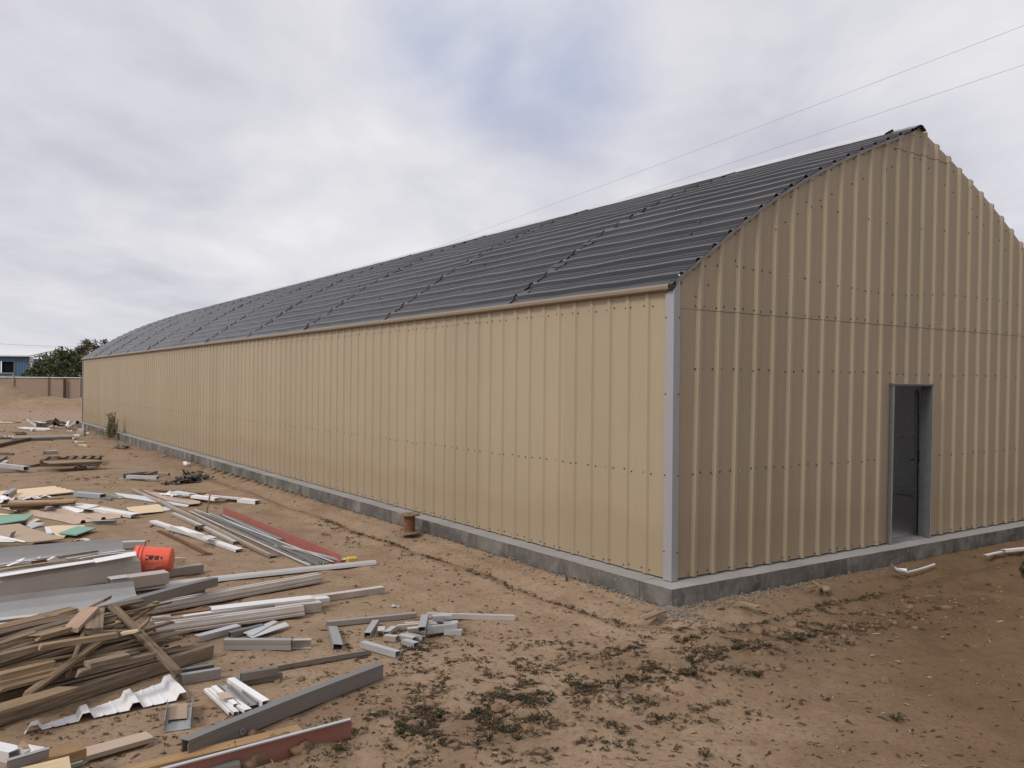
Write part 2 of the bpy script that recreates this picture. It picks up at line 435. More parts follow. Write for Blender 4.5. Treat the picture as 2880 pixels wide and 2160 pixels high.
def ground_mat():
    m, nt, b = newmat('sandy_ground'); tc = nt.nodes.new('ShaderNodeTexCoord').outputs['Object']
    big = noi(nt, tc, .35, 5, .6); mid = noi(nt, tc, 2.2, 6, .65); fine = noi(nt, tc, 22, 5, .7); grit = noi(nt, tc, 90, 3, .6)
    base = mixc(nt, rmp(nt, mid, (.3, 0), (.7, 1)), (.262, .180, .114), (.352, .256, .172))
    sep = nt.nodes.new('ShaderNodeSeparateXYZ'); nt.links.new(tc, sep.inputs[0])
    # redder soil towards the right, with corner darkening of the view painted into it
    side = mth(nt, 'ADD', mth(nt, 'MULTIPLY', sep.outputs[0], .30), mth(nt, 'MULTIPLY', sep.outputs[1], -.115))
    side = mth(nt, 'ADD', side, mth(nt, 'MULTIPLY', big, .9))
    right_shade = rmp(nt, side, (-.35, 0), (.75, 1))
    base = mixc(nt, right_shade, base, mixc(nt, rmp(nt, mid, (.3, 0), (.7, 1)), (.13, .081, .044), (.188, .122, .070)))
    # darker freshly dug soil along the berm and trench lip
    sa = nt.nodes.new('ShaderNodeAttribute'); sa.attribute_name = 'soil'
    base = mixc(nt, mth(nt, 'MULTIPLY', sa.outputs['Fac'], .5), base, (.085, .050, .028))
    # darker trampled patches
    base = mixc(nt, mth(nt, 'MULTIPLY', rmp(nt, noi(nt, tc, .9, 6, .7), (.52, 0), (.68, 1)), .45), base, (.19, .118, .07))
    base = mixc(nt, mth(nt, 'MULTIPLY', rmp(nt, fine, (.32, 1), (.5, 0)), .6), base, (.11, .068, .04))
    base = mixc(nt, mth(nt, 'MULTIPLY', rmp(nt, grit, (.62, 0), (.74, 1)), .4), base, (.52, .42, .31))
    base = mixc(nt, mth(nt, 'MULTIPLY', rmp(nt, grit, (.28, 1), (.38, 0)), .5), base, (.10, .06, .036))
    vo = nd(nt, 'ShaderNodeTexVoronoi', Scale=26.); nt.links.new(tc, vo.inputs['Vector'])
    peb = mth(nt, 'MULTIPLY', rmp(nt, vo.outputs['Distance'], (.10, 1), (.17, 0)), rmp(nt, noi(nt, tc, 7, 3), (.55, 0), (.62, 1)))
    base = mixc(nt, mth(nt, 'MULTIPLY', peb, .4), base, (.50, .42, .33))
    # pale wheel-packed strip beyond the building's end
    road = mth(nt, 'MULTIPLY', rmp(nt, mth(nt, 'MULTIPLY', sep.outputs[1], .01), (.40, 0), (.44, 1), (.55, 1), (.60, 0)), .5)
    base = mixc(nt, road, base, (.36, .265, .20))
    nt.links.new(base, b.inputs['Base Color']); b.inputs['Roughness'].default_value = .95; b.inputs['Specular IOR Level'].default_value = .1
    h = mth(nt, 'ADD', mth(nt, 'MULTIPLY', fine, .55), mth(nt, 'ADD', mth(nt, 'MULTIPLY', grit, .22), mth(nt, 'MULTIPLY', peb, .5)))
    h = mth(nt, 'ADD', h, mth(nt, 'MULTIPLY', noi(nt, tc, 7, 4), .8))
    bump(nt, b, h, .7, .03)
    return m
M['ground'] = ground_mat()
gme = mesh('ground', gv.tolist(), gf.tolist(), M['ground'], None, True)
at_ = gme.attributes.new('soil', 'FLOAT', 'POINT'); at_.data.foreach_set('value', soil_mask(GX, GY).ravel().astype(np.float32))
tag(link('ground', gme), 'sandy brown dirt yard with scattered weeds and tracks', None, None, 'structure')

# ================================================================== BUILDING
HALF = BW / 2
PS = [(-.2, 2.97), (0, 3.14), (.43, 3.44), (.97, 3.82), (1.33, 4.055), (1.68, 4.26), (2.31, 4.595), (2.98, 4.905), (3.59, 5.155), (4.19, 5.385), (HALF, 5.525)]
def roofz(s):
    s = HALF - abs(s - HALF)
    for k in range(len(PS) - 1):
        if s <= PS[k+1][0] or k == len(PS) - 2:
            f = (s - PS[k][0]) / (PS[k+1][0] - PS[k][0])
            # Catmull-Rom keeps the arch smooth
            p0 = PS[max(k-1, 0)]; p1 = PS[k]; p2 = PS[k+1]; p3 = PS[min(k+2, len(PS)-1)]
            m1 = (p2[1]-p0[1])/(p2[0]-p0[0])*(p2[0]-p1[0]); m2 = (p3[1]-p1[1])/max(p3[0]-p1[0], 1e-6)*(p2[0]-p1[0])
            f2, f3 = f*f, f*f*f
            return (2*f3-3*f2+1)*p1[1] + (f3-2*f2+f)*m1 + (-2*f3+3*f2)*p2[1] + (f3-f2)*m2
SHEAR = .022
def wall_mat(name, col):
    m, nt, b = newmat(name); v = coords(nt)
    n1 = noi(nt, v, .8, 5, .6); n2 = noi(nt, coords(nt, 'Object', (6, 6, .5)), 2, 4); n3 = noi(nt, v, 40, 3)
    sep = nt.nodes.new('ShaderNodeSeparateXYZ'); nt.links.new(v, sep.inputs[0])
    c = mixc(nt, rmp(nt, n1, (.3, 0), (.7, 1)), tuple(x * .93 for x in col), col)
    c = mixc(nt, mth(nt, 'MULTIPLY', rmp(nt, n2, (.5, 0), (.8, 1)), .13), c, tuple(x * .6 for x in col))
    pid = nt.nodes.new('ShaderNodeTexWhiteNoise'); pid.noise_dimensions = '1D'
    nt.links.new(mth(nt, 'FLOOR', mth(nt, 'MULTIPLY', mth(nt, 'ADD', sep.outputs[0], sep.outputs[1]), 1 / .9252)), pid.inputs['W'])
    c = mixc(nt, 1.0, c, mth(nt, 'ADD', mth(nt, 'MULTIPLY', pid.outputs['Value'], .09), .94), 'MULTIPLY')
    dust = mth(nt, 'MULTIPLY', rmp(nt, mth(nt, 'SUBTRACT', sep.outputs[2], mth(nt, 'MULTIPLY', n1, .9)), (-.3, 1), (.2, .45), (1.6, 0)), .5)
    c = mixc(nt, dust, c, (.28, .205, .13))
    c = mixc(nt, mth(nt, 'MULTIPLY', n3, .06), c, (.2, .15, .1))
    nt.links.new(c, b.inputs['Base Color']); nt.links.new(mth(nt, 'ADD', mth(nt, 'MULTIPLY', n1, .2), .34), b.inputs['Roughness'])
    b.inputs['Specular IOR Level'].default_value = .35
    bump(nt, b, mth(nt, 'ADD', noi(nt, v, 1.6, 2, .4), mth(nt, 'MULTIPLY', n3, .02)), .16, .03)
    return m
M['wall'] = wall_mat('tan_painted_panel', (.378, .302, .202))
M['inner'] = plain('white_inner_sheet', (.80, .80, .79), .6)
def roof_mat():
    m, nt, b = newmat('charcoal_roof_sheet'); v = coords(nt)
    n1 = noi(nt, v, .5, 5, .6); n2 = noi(nt, coords(nt, 'Object', (8, .35, 8)), 1.6, 5, .65); n3 = noi(nt, v, 14, 4)
    c = mixc(nt, rmp(nt, n2, (.3, 0), (.75, 1)), (.013, .013, .0145), (.030, .028, .032))
    c = mixc(nt, mth(nt, 'MULTIPLY', rmp(nt, n1, (.4, 0), (.8, 1)), .35), c, (.085, .075, .072))
    nt.links.new(c, b.inputs['Base Color'])
    nt.links.new(mth(nt, 'ADD', mth(nt, 'MULTIPLY', n2, .24), .17), b.inputs['Roughness'])
    b.inputs['Specular IOR Level'].default_value = .4
    bump(nt, b, mth(nt, 'ADD', mth(nt, 'MULTIPLY', n1, 1.0), mth(nt, 'MULTIPLY', n3, .05)), .25, .05)
    return m
M['roof'] = roof_mat(); M['patch'] = plain('roof_sealant', (.055, .053, .057), .45)
def concrete_mat():
    m, nt, b = newmat('concrete'); v = coords(nt)
    n1 = noi(nt, v, 1.3, 6, .65); n2 = noi(nt, v, 14, 5, .7); n3 = noi(nt, coords(nt, 'Object', (1.2, 1.2, .5)), 2.2, 5, .7)
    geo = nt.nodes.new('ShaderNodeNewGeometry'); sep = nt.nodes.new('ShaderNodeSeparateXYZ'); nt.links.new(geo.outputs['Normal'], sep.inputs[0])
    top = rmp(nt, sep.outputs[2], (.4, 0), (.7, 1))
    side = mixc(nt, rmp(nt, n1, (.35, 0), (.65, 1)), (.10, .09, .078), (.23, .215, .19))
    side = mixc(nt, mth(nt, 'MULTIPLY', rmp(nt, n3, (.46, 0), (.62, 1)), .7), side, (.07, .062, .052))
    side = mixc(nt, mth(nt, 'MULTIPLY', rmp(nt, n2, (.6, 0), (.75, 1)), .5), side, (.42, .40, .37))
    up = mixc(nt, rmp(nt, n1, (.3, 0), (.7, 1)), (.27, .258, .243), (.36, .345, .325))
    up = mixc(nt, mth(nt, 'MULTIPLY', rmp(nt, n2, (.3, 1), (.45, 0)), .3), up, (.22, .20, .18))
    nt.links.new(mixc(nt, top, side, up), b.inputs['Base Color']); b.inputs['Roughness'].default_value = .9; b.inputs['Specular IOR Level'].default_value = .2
    bump(nt, b, mth(nt, 'ADD', n2, mth(nt, 'MULTIPLY', n1, .6)), .5, .015)
    return m
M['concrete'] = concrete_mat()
M['trimgrey'] = painted('grey_corner_trim', (.34, .345, .36), .4, .2, .03, 0)
M['eave'] = painted('tan_eave_trim', (.22, .17, .11), .35, 0, .15, 0)

bld = empty('metal_building', BC, BANG)
tag(bld, 'long tan ribbed metal building with arched charcoal roof and open doorway', 'building')

def rib_profile(s0, s1, first, pitch=.3048, h=.036, extra=(), mh=.002, hb=.047):
    pts = [(s0, 0.), (s1, 0.)]
    k = 0
    while first + k * pitch < s1 + pitch:
        r = first + k * pitch
        for d, hh in ((-hb, 0), (-.021, h), (.021, h), (hb, 0), (.118, 0), (.126, mh), (.136, mh), (.144, 0), (.17, 0), (.178, mh), (.188, mh), (.196, 0)):
            if s0 < r + d < s1: pts.append((r + d, hh))
        k += 1
    pts.sort()
    def hgt(x):
        for q in range(len(pts)-1):
            if pts[q][0] <= x <= pts[q+1][0]:
                w = pts[q+1][0]-pts[q][0]; return pts[q][1] if w < 1e-9 else pts[q][1] + (pts[q+1][1]-pts[q][1])*(x-pts[q][0])/w
        return 0.
    xs = sorted(set([p[0] for p in pts] + [e for e in extra if s0 < e < s1]))
    return [(x, hgt(x)) for x in xs], hgt
DX0, DX1, DTOP = 3.905, 4.86, 2.062
def screw(mb, p, out, up, r=.0105, i=1, h=.006):
    side = out.cross(up); V = []
    for k in range(6):
        t = math.pi / 3 * k; V.append(p + side * (r * math.cos(t)) + up * (r * math.sin(t)))
    V += [p + out * h + (v - p) * .75 for v in V]
    mb.add(V, [tuple(range(6, 12))] + [(k, (k+1) % 6, (k+1) % 6 + 6, k + 6) for k in range(6)], i)

def gable_wall(ysign, y0, door):
    mb = MB(); prof, hg = rib_profile(.0, BW, .317, extra=(DX0, DX1))
    bands = [(.015, 2.866, 0.), (2.852, 5.19, .004), (5.176, 9, .008)]
    for (b0, b1, off) in bands:
        for q in range(len(prof) - 1):
            (xa, ha), (xb, hb) = prof[q], prof[q+1]
            z0 = b0
            if door and xa >= DX0 - 1e-6 and xb <= DX1 + 1e-6 and b0 < 1: z0 = DTOP + .03
            def top(x):
                z = b1
                for _ in range(3):
                    xx = min(max(x + SHEAR * z, 0), BW); z = min(b1, roofz(xx) - .012 + (.055 if ysign < 0 and xx > HALF + .01 else 0))
                return z
            ta, tb = top(xa), top(xb)
            if ta <= z0 + .01 and tb <= z0 + .01: continue
            ta = max(ta, z0 + .002); tb = max(tb, z0 + .002)
            def P(x, z, h): return (min(max(x + SHEAR * z, 0.0), BW), y0 + ysign * (h + off), z)
            nz = 4; V = []
            for k in range(nz + 1):
                f = k / nz
                V += [P(xa, z0 + (ta - z0) * f, ha), P(xb, z0 + (tb - z0) * f, hb)]
            mb.add(V, [(2*k, 2*k+1, 2*k+3, 2*k+2) for k in range(nz)], 0)
    for zl, x0_, x1_, of in ((2.850, .03, BW - .03, .0025), (5.173, 3.86, BW - 3.86, .0065)):   # dark strip painted as the shadow line under each overlapped edge
        for q in range(len(prof) - 1):
            (xa, ha), (xb, hb) = prof[q], prof[q+1]
            if xa < x0_ or xb > x1_: continue
            sx = SHEAR * zl
            mb.add([(xa + sx, y0 + ysign*(ha+of), zl - .0025), (xb + sx, y0 + ysign*(hb+of), zl - .0025), (xb + sx, y0 + ysign*(hb+of), zl + .001), (xa + sx, y0 + ysign*(ha+of), zl + .001)], [(0,1,2,3)], 1)
    rr = random.Random(3); out = Vector((0, ysign, 0)); up = Vector((0, 0, 1))
    rows = [.045, 1.11, 2.222, 2.895, 3.31, 4.22, 5.21]
    for z in rows:
        x = .18
        while x < BW - .1:
            for d in (.075, .195):
                xx = x + d + rr.uniform(-.025, .025); zz = z + rr.uniform(-.012, .012) + (.05 * math.sin(xx * 1.3) if z > 3 else 0)
                sx = xx + SHEAR * zz
                if z > 5 and not 3.9 < sx < 4.9: continue
                if zz < roofz(min(sx, BW)) - .08 and not (door and DX0 - .02 < xx < DX1 + .02 and zz < DTOP + .06) and (z != 4.22 or rr.random() < .6):
                    screw(mb, Vector((sx, y0 + ysign * (hg(xx) + .007), zz)), out, up, i=2 if rr.random() < .06 else 1)
            x += .3048
    for k in range(40):     # fixings that follow the arch
        for dz in (.07, .37):
            s = .3 + k * .215 + rr.uniform(-.02, .02); z = roofz(s) - dz
            if z > 2.95 and rr.random() < .8: screw(mb, Vector((s, y0 + ysign * (hg(s - SHEAR * z) + .007), z)), out, up)
    return mb.build('gable_wall', [M['wall'], M['screw'], M['screw_white']], bld, fixn=False)
gw = gable_wall(-1, 0, True)
gw2 = gable_wall(1, BL, False)
def long_wall(xs_, x0, name):
    mb = MB(); prof, hg = rib_profile(0., BL, .385, .3118, .022, hb=.042)
    zs = [.012, .8, 1.6, 2.4, 3.06]
    for q in range(len(prof) - 1):
        (ya, ha), (yb, hb) = prof[q], prof[q+1]; V = []
        zs = [2.7, 3.06] if xs_ > 0 and 4.4 < ya < 34 else [.012, .8, 1.6, 2.4, 3.06]     # unseen opening added on the far side to let daylight inside
        for z in zs: V += [(x0 + xs_ * ha, ya, z), (x0 + xs_ * hb, yb, z)]
        mb.add(V, [(2*k, 2*k+1, 2*k+3, 2*k+2) for k in range(len(zs)-1)], 0)
    rr = random.Random(5); out = Vector((xs_, 0, 0)); up = Vector((0, 0, 1))
    for z in (.05, 1.10, 2.9):
        y = .23
        while y < BL - .2:
            for d in (.09, .2):
                yy = y + d + rr.uniform(-.03, .03)
                screw(mb, Vector((x0 + xs_ * (hg(yy) + .003), yy, z + rr.uniform(-.012, .012))), out, up)
            y += .3118
    return mb.build(name, [M['wall'], M['screw']], bld, fixn=False)
long_wall(-1, 0, 'side_wall'); long_wall(1, BW, 'side_wall')
# white inner skin, so that the doorway shows the pale lining
mb = MB()
mb.add([(.06, .06, 0), (.06, BL-.06, 0), (.06, BL-.06, 3.0), (.06, .06, 3.0)], [(0, 1, 2, 3)])
for a_, b_ in ((.06, 4.4), (34, BL-.06)): mb.add([(BW-.06, a_, 0), (BW-.06, b_, 0), (BW-.06, b_, 3.0), (BW-.06, a_, 3.0)], [(0, 1, 2, 3)])
for z in (.06, 1.1, 2.2):
    for k in range(60): screw(mb, Vector((BW-.065, .3 + k*.21, z)), Vector((-1, 0, 0)), Vector((0, 0, 1)), .014, 1)
mb.build('inner_lining', [M['inner'], M['screw']], bld, fixn=False)

# --- roof: two slopes of lapped ribbed sheets
def arc(n=400, s0=-.085):
    return [(s0 + (HALF - s0) * k / n, roofz(s0 + (HALF - s0) * k / n) + .012) for k in range(n + 1)]
def roof_side(mirror, bays):
    A = arc(); L = [0.]
    for k in range(1, len(A)): L.append(L[-1] + math.hypot(A[k][0]-A[k-1][0], A[k][1]-A[k-1][1]))
    def pt(l):
        l = min(max(l, 0), L[-1]); lo = 0
        import bisect
        k = min(max(bisect.bisect_left(L, l), 1), len(A)-1); f = (l - L[k-1]) / (L[k]-L[k-1])
        s = A[k-1][0] + f*(A[k][0]-A[k-1][0]); z = A[k-1][1] + f*(A[k][1]-A[k-1][1])
        tx, tz = A[k][0]-A[k-1][0], A[k][1]-A[k-1][1]; q = math.hypot(tx, tz)
        return s, z, -tz/q, tx/q
    prof, hg = rib_profile(0., L[-1], .17, .3048, .032, mh=.009)
    ls = [p[0] for p in prof]
    mb = MB(); rr = random.Random(11 + mirror)
    edges = [.02 if mirror else -.055, 2.94] + [2.94 + 3.72 * k for k in range(1, 11)]; edges = [e for e in edges if e < BL - .5] + [BL + .06]
    for k in range(len(edges) - 1):
        if k not in bays: continue
        a0, a1 = edges[k], edges[k+1] + (.16 if k < len(edges)-2 else 0)
        lift = .0 if k == 0 else .016
        n = 12; na = n + 1; base = rr.random() * 50; V = []
        jit = {}
        for (l, h) in prof:
            pitch = int((l - .02) / .1524)
            if pitch not in jit: jit[pitch] = (rr.uniform(-.018, .018), rr.uniform(.5, 1.1), rr.uniform(0, 1))
        for i in range(na):
            f = i / n; 
            for (l, h) in prof:
                s, z, nx_, nz_ = pt(l); j = jit[int((l - .02) / .1524)]
                a = a0 + (a1 - a0) * f + (j[0] if i == 0 and k else 0)
                # lapped end lifts, sheets wave a little between purlins
                up = lift * j[1] * max(0, 1 - f * 5) + .010 * mnoise.noise(Vector((a * .9, l * 1.7, base))) + .004 * math.sin(a * 5.2 + l)
                o = h + max(up, -.008)
                x = s + nx_ * o; xx = BW - x if mirror else x
                V.append((xx, a, z + nz_ * o))
        m = len(prof); F = []
        for i in range(n):
            for q in range(m - 1): F.append((i*m+q, i*m+q+1, (i+1)*m+q+1, (i+1)*m+q))
        mb.add(V, F, 0)
        if k:          # butyl patches squeezed out along the lap
            for (l, h) in prof[::3]:
                if rr.random() < .78 or mirror: continue
                s, z, nx_, nz_ = pt(l + .06); w = rr.uniform(.05, .12); aa = a0 - rr.uniform(-.02, .10); t_ = Vector((nz_, 0, -nx_))
                c = Vector((s + nx_*.014, aa, z + nz_*.014))
                mb.add([c - t_*w*.6 + Vector((0,-w,0)), c + t_*w*.7 + Vector((0,-w*.8,0)), c + t_*w*.6 + Vector((0,w,.012)), c - t_*w*.5 + Vector((0,w,.01))], [(0,1,2,3)], 1)
        for (l, h) in prof:
            if h == 0 and rr.random() < .10:
                s, z, nx_, nz_ = pt(l); s = BW - s if mirror else s
                screw(mb, Vector((s, a0 + rr.random()*(a1-a0), z + .012)), Vector((0, 0, 1)), Vector((0, 1, 0)), .016, 1, .012)
    o = mb.build('roof', [M['roof'], M['patch']], bld, fixn=False)
    sm = o.modifiers.new('thickness', 'SOLIDIFY'); sm.thickness = .002; sm.offset = -1 if not mirror else 1
    return o
roof_side(0, range(20)); roof_side(1, range(0, 2)); roof_side(1, range(4, 20))      # two unseen bays of the far slope left open to light the interior
mb = MB(); mb.box(-.088, .006, -.034, .03, 3.035, 3.092); mb.box(-.036, .075, -.036, .03, 3.0925, 3.135); mb.build('eave_closure', M['roof'], bld)
# ridge cap, bent strip of bright metal
def strip_along(name, prof, a0, a1, mat, n=60, wob=.004, mats=None):
    mb = MB(); rr = random.Random(2); V = []
    for i in range(n + 1):
        for (x, z) in prof: V.append((x, a0 + (a1-a0)*i/n, z + wob * mnoise.noise(Vector((i * .7, x * 3, 4)))))
    m = len(prof)
    mb.add(V, [(i*m+q, i*m+q+1, (i+1)*m+q+1, (i+1)*m+q) for i in range(n) for q in range(m-1)])
    o = mb.build(name, mats or M[mat], bld, fixn=False)
    s = o.modifiers.new('thickness', 'SOLIDIFY'); s.thickness = .003
    return o
strip_along('ridge_cap', [(HALF-.20, roofz(HALF-.20)+.05), (HALF-.17, roofz(HALF-.17)+.066), (HALF, roofz(HALF)+.08), (HALF+.17, roofz(HALF+.17)+.066), (HALF+.2, roofz(HALF+.2)+.05)], .35, BL+.05, 'galv_light', 80, .006)
strip_along('ridge_cap', [(HALF-.20, roofz(HALF-.20)+.034), (HALF-.03, roofz(HALF)+.034), (HALF+.03, roofz(HALF)+.034), (HALF+.12, roofz(HALF+.12)+.026)], -.07, .45, 'roof', 6, .006)
# eave trims with a rolled top edge, and rake trims following the arch
for mir in (0, 1):
    pf = [(-.012, 3.055), (-.075, 3.03), (-.098, 3.045), (-.102, 3.075), (-.092, 3.097), (-.066, 3.102)]
    if mir: pf = [(BW - x, z) for x, z in pf]
    strip_along('eave_trim', pf, -.012, BL + .03, 'eave', 50, .003)
def rake(y, sg, name, s0, s1):
    mb = MB(); n = 60; V = []
    for k in range(n + 1):
        s = s0 + (s1 - s0) * k / n; z = roofz(s)
        V += [(s, y, z + .006), (s, y - sg*.004, z - .004), (s, y, z - .034), (s, y + sg * .03, z + .004)]
    F = []
    for k in range(n):
        b = 4*k; F += [(b, b+1, b+5, b+4), (b+1, b+2, b+6, b+5), (b+3, b, b+4, b+7)]
    mb.add(V, F); o = mb.build(name, M['galv'], bld, fixn=False)
    s = o.modifiers.new('thickness', 'SOLIDIFY'); s.thickness = .002
rake(-.044, 1, 'rake_trim', -.02, 4.15)
# corner trims
for (cx, cy, sx, sy) in ((0, 0, -1, -1), (BW, 0, 1, -1), (0, BL, -1, 1), (BW, BL, 1, 1)):
    p = .040; w1, w2 = .052, .082; top = 3.10 if cy == 0 else 3.04
    mb = MB(); X = lambda v: cx + sx * v; Y = lambda v: cy + sy * v
    for (z0, z1) in ((.004, 1.5), (1.5, 3.0)):
        pts = [(X(-w1), Y(.036)), (X(-w1), Y(p)), (X(p-.003), Y(p)), (X(p), Y(p-.003)), (X(p), Y(-w2)), (X(p-.006), Y(-w2))]
        tt = [z1]*6 if z1 < 3 else [top+.06, top+.06, top-.06, top-.06, 3.0, 3.0]
        V = [(a, b, z0) for a, b in pts] + [(a, b, t) for (a, b), t in zip(pts, tt)]
        mb.add(V, [(k, k+1, k+7, k+6) for k in range(5)])
    for z in (.3, 1.1, 1.95, 2.75):
        screw(mb, Vector((X(-w1+.012), Y(p), z)), Vector((0, sy, 0)), Vector((0, 0, 1)), .010, 1)
        screw(mb, Vector((X(p), Y(-w2+.012), z)), Vector((sx, 0, 0)), Vector((0, 0, 1)), .010, 1)
    o = mb.build('corner_trim', [M['trimgrey'], M['screw']], bld)
# door frame, sheared with the panels as built
def shear(o):
    for v in o.data.vertices: v.co.x += SHEAR * v.co.z
    return o
M['frame'] = plain('grey_door_frame', (.125, .13, .13), .45, .4); M['leaf_grey'] = plain('dark_grey_door', (.07, .07, .068), .5, .4)
mb = MB(); fw = .045
mb.box(DX0, DX0+.028, -.052, .085, .004, DTOP)
mb.box(DX0+.028, DX0+.048, .0, .085, .004, DTOP-.03)
mb.box(DX1-.034, DX1, -.052, .095, .004, DTOP)
mb.box(DX1-.046, DX1-.034, .05, .095, .004, DTOP-.03)
mb.box(DX0-.012, DX1+.012, -.054, .10, DTOP+.0005, DTOP+.036)
bevel(shear(mb.build('door_frame', M['frame'], bld)), .003)
mb = MB(); mb.box(DX0-.002, DX0+.022, -.060, -.0545, .004, DTOP); mb.box(DX1-.014, DX1+.004, -.060, -.0525, .004, DTOP); mb.box(DX0-.012, DX1+.012, -.060, -.0545, DTOP+.022, DTOP+.037)
bevel(shear(mb.build('frame_edge', M['galv'], bld)), .002)
mb = MB(); mb.box(DX0, DX1, .0, .22, -.09, .003); mb.build('door_sill', M['concrete'], bld)
# door leaf swung inward and round
ph = math.radians(29)
lv = MB(); lv.box(0, .86, 0, .042, .015, DTOP-.05)
leaf = lv.build('door', M['leaf_grey'], bld); bevel(leaf, .003)
leaf.location = (DX1 + .02, .15, 0); leaf.rotation_euler = (0, SHEAR, ph)
hb = MB(); hb.box(.858, .866, .008, .034, .93, 1.12); hb.tube([(.80, -.002, 1.0), (.80, -.05, 1.0), (.70, -.055, 1.0)], .011, 8); hb.tube([(.80, .044, 1.0), (.80, .09, 1.0), (.70, .095, 1.0)], .011, 8); hb.box(.78, .82, -.006, 0, .94, 1.14)
hb.build('handle', M['screw'], leaf)

# --- foundation: curb with a real rough edge, corner block split by open joints
def rough_box(mb, x0, x1, y0, y1, z0, z1, st=.12, amp=.007, faces='all'):
    nx_ = max(1, int((x1-x0)/st)); ny_ = max(1, int((y1-y0)/st)); nz_ = 5
    def grid(f, n1, n2):
        V = []
        for i in range(n1+1):
            for j in range(n2+1):
                p = Vector(f(i/n1, j/n2)); nn = mnoise.noise_vector(p * 3.1) * amp + mnoise.noise_vector(p * 11) * amp * .6
                lowf = 1 + 2.2 * max(0, min(1, (-.10 - p.z) / .1)); q = p + Vector((nn.x * lowf, nn.y * lowf, nn.z * (.5 if p.z > -.02 else 1)))
                V.append(q)
        mb.add(V, [(i*(n2+1)+j, (i+1)*(n2+1)+j, (i+1)*(n2+1)+j+1, i*(n2+1)+j+1) for i in range(n1) for j in range(n2)])
    X = lambda t: x0+(x1-x0)*t; Y = lambda t: y0+(y1-y0)*t; Z = lambda t: z0+(z1-z0)*t
    grid(lambda a, b: (X(a), Y(b), z1), nx_, ny_)
    grid(lambda a, b: (X(a), y0, Z(b)), nx_, nz_); grid(lambda a, b: (X(a), y1, Z(b)), nx_, nz_)
    grid(lambda a, b: (x0, Y(a), Z(b)), ny_, nz_); grid(lambda a, b: (x1, Y(a), Z(b)), ny_, nz_)
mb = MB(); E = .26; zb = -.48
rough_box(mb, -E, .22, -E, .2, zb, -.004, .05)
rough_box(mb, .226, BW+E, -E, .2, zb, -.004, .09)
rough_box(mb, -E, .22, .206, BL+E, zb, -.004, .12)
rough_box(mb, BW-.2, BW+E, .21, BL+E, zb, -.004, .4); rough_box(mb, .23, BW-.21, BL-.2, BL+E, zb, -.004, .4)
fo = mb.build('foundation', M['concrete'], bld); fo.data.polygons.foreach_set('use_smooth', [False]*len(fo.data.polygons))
mb = MB(); mb.add([(.2, .2, -.006), (BW-.2, .2, -.006), (BW-.2, BL-.2, -.006), (.2, BL-.2, -.006)], [(0, 1, 2, 3)])
M['floor'] = plain('pale_floor_concrete', (.55, .53, .50), .8); mb.build('floor_slab', M['floor'], bld)

# ================================================================== BACKGROUND
def put(o, loc, rz=0): o.location = loc; o.rotation_euler = (0, 0, rz); return o
# perimeter fence with pale posts, a top rail and tan sheeting
M['fence'] = painted('pinkish_tan_fence_sheet', (.36, .245, .185), .8, 0, .3, 0)
FY = 80.
fr = empty('perimeter_fence', (-75, FY, GZ)); tag(fr, 'long pinkish tan sheeted fence with pale posts across the far yard', 'fence')
mb = MB(); x = 0.
while x < 86:
    mb.add([(x, .02*math.sin(x), 0), (x+.5, .02*math.sin(x+.5), 0), (x+.5, .02*math.sin(x+.5), 2.36), (x, .02*math.sin(x), 2.36)], [(0,1,2,3)]); x += .5
mb.build('panel', M['fence'], fr)
mb = MB(); mb.tube([(0, -.06, 2.42), (86, -.06, 2.42)], .04, 6); mb.build('rail', M['galv_light'], fr)
for k, px in enumerate([-125, 39, 137, 227, 320]):
    w = ray(px, 1066, FY); mb = MB(); mb.tube([(w.x + 75, -.09, -.2), (w.x + 75, -.09, 2.7)], .055, 8)
    mb.build('post', M['tanwhite' if k != 2 else 'galv_dark'], fr)
w = ray(185, 1090, FY)
mb = MB(); mb.box(-.11, .11, -.05, .05, -.2, 2.35); o = put(mb.build('fence_board', plain('dark_red_board', (.06, .028, .022))), (w.x, FY - .2, GZ))
tag(o, 'dark reddish brown board standing against the tan fence', 'board')
# blue building
M['blue'] = plain('blue_metal_wall', (.075, .14, .225), .6)
BY = 96.
def bx(px): return ray(px, 1066, BY).x
xr = bx(83); bw = empty('blue_building', (xr, BY, GZ)); tag(bw, 'blue sided building with dark window and pale roof beyond the fence', 'building')
zt = ray(60, 1001, BY).z - GZ
mb = MB(); t = 0.
xs = [(-16 + .3 * k) for k in range(54)]
wx0, wx1 = bx(1) - xr, bx(39) - xr; wz0, wz1 = ray(20, 1048, BY).z - GZ, ray(20, 1016, BY).z - GZ
def bwall(x0, x1, z0, z1):
    V = []; n = max(1, int((x1 - x0) / .15))
    for k in range(n + 1):
        x = x0 + (x1 - x0) * k / n; y = 0 if k % 2 else .03
        V += [(x, y, z0), (x, y, z1)]
    mb.add(V, [(2*k, 2*k+1, 2*k+3, 2*k+2) for k in range(n)])
bwall(-16, wx0, 0, zt); bwall(wx1, 0, 0, zt); bwall(wx0, wx1, 0, wz0); bwall(wx0, wx1, wz1, zt)
mb.box(-.02, 0, .05, 9, 0, zt - .3)
mb.build('wall', M['blue'], bw)
mb = MB(); mb.box(wx0, wx1, .25, .3, wz0, wz1); win = mb.build('window', M['hole'], bw)
mb = MB(); mb.box(wx0-.08, wx1+.08, -.08, .02, wz0-.1, wz0); mb.box(wx0-.08, wx0, -.04, .03, wz0, wz1); mb.box(wx1, wx1+.05, -.04, .03, wz0, wz1); mb.build('frame', M['galv'], win)
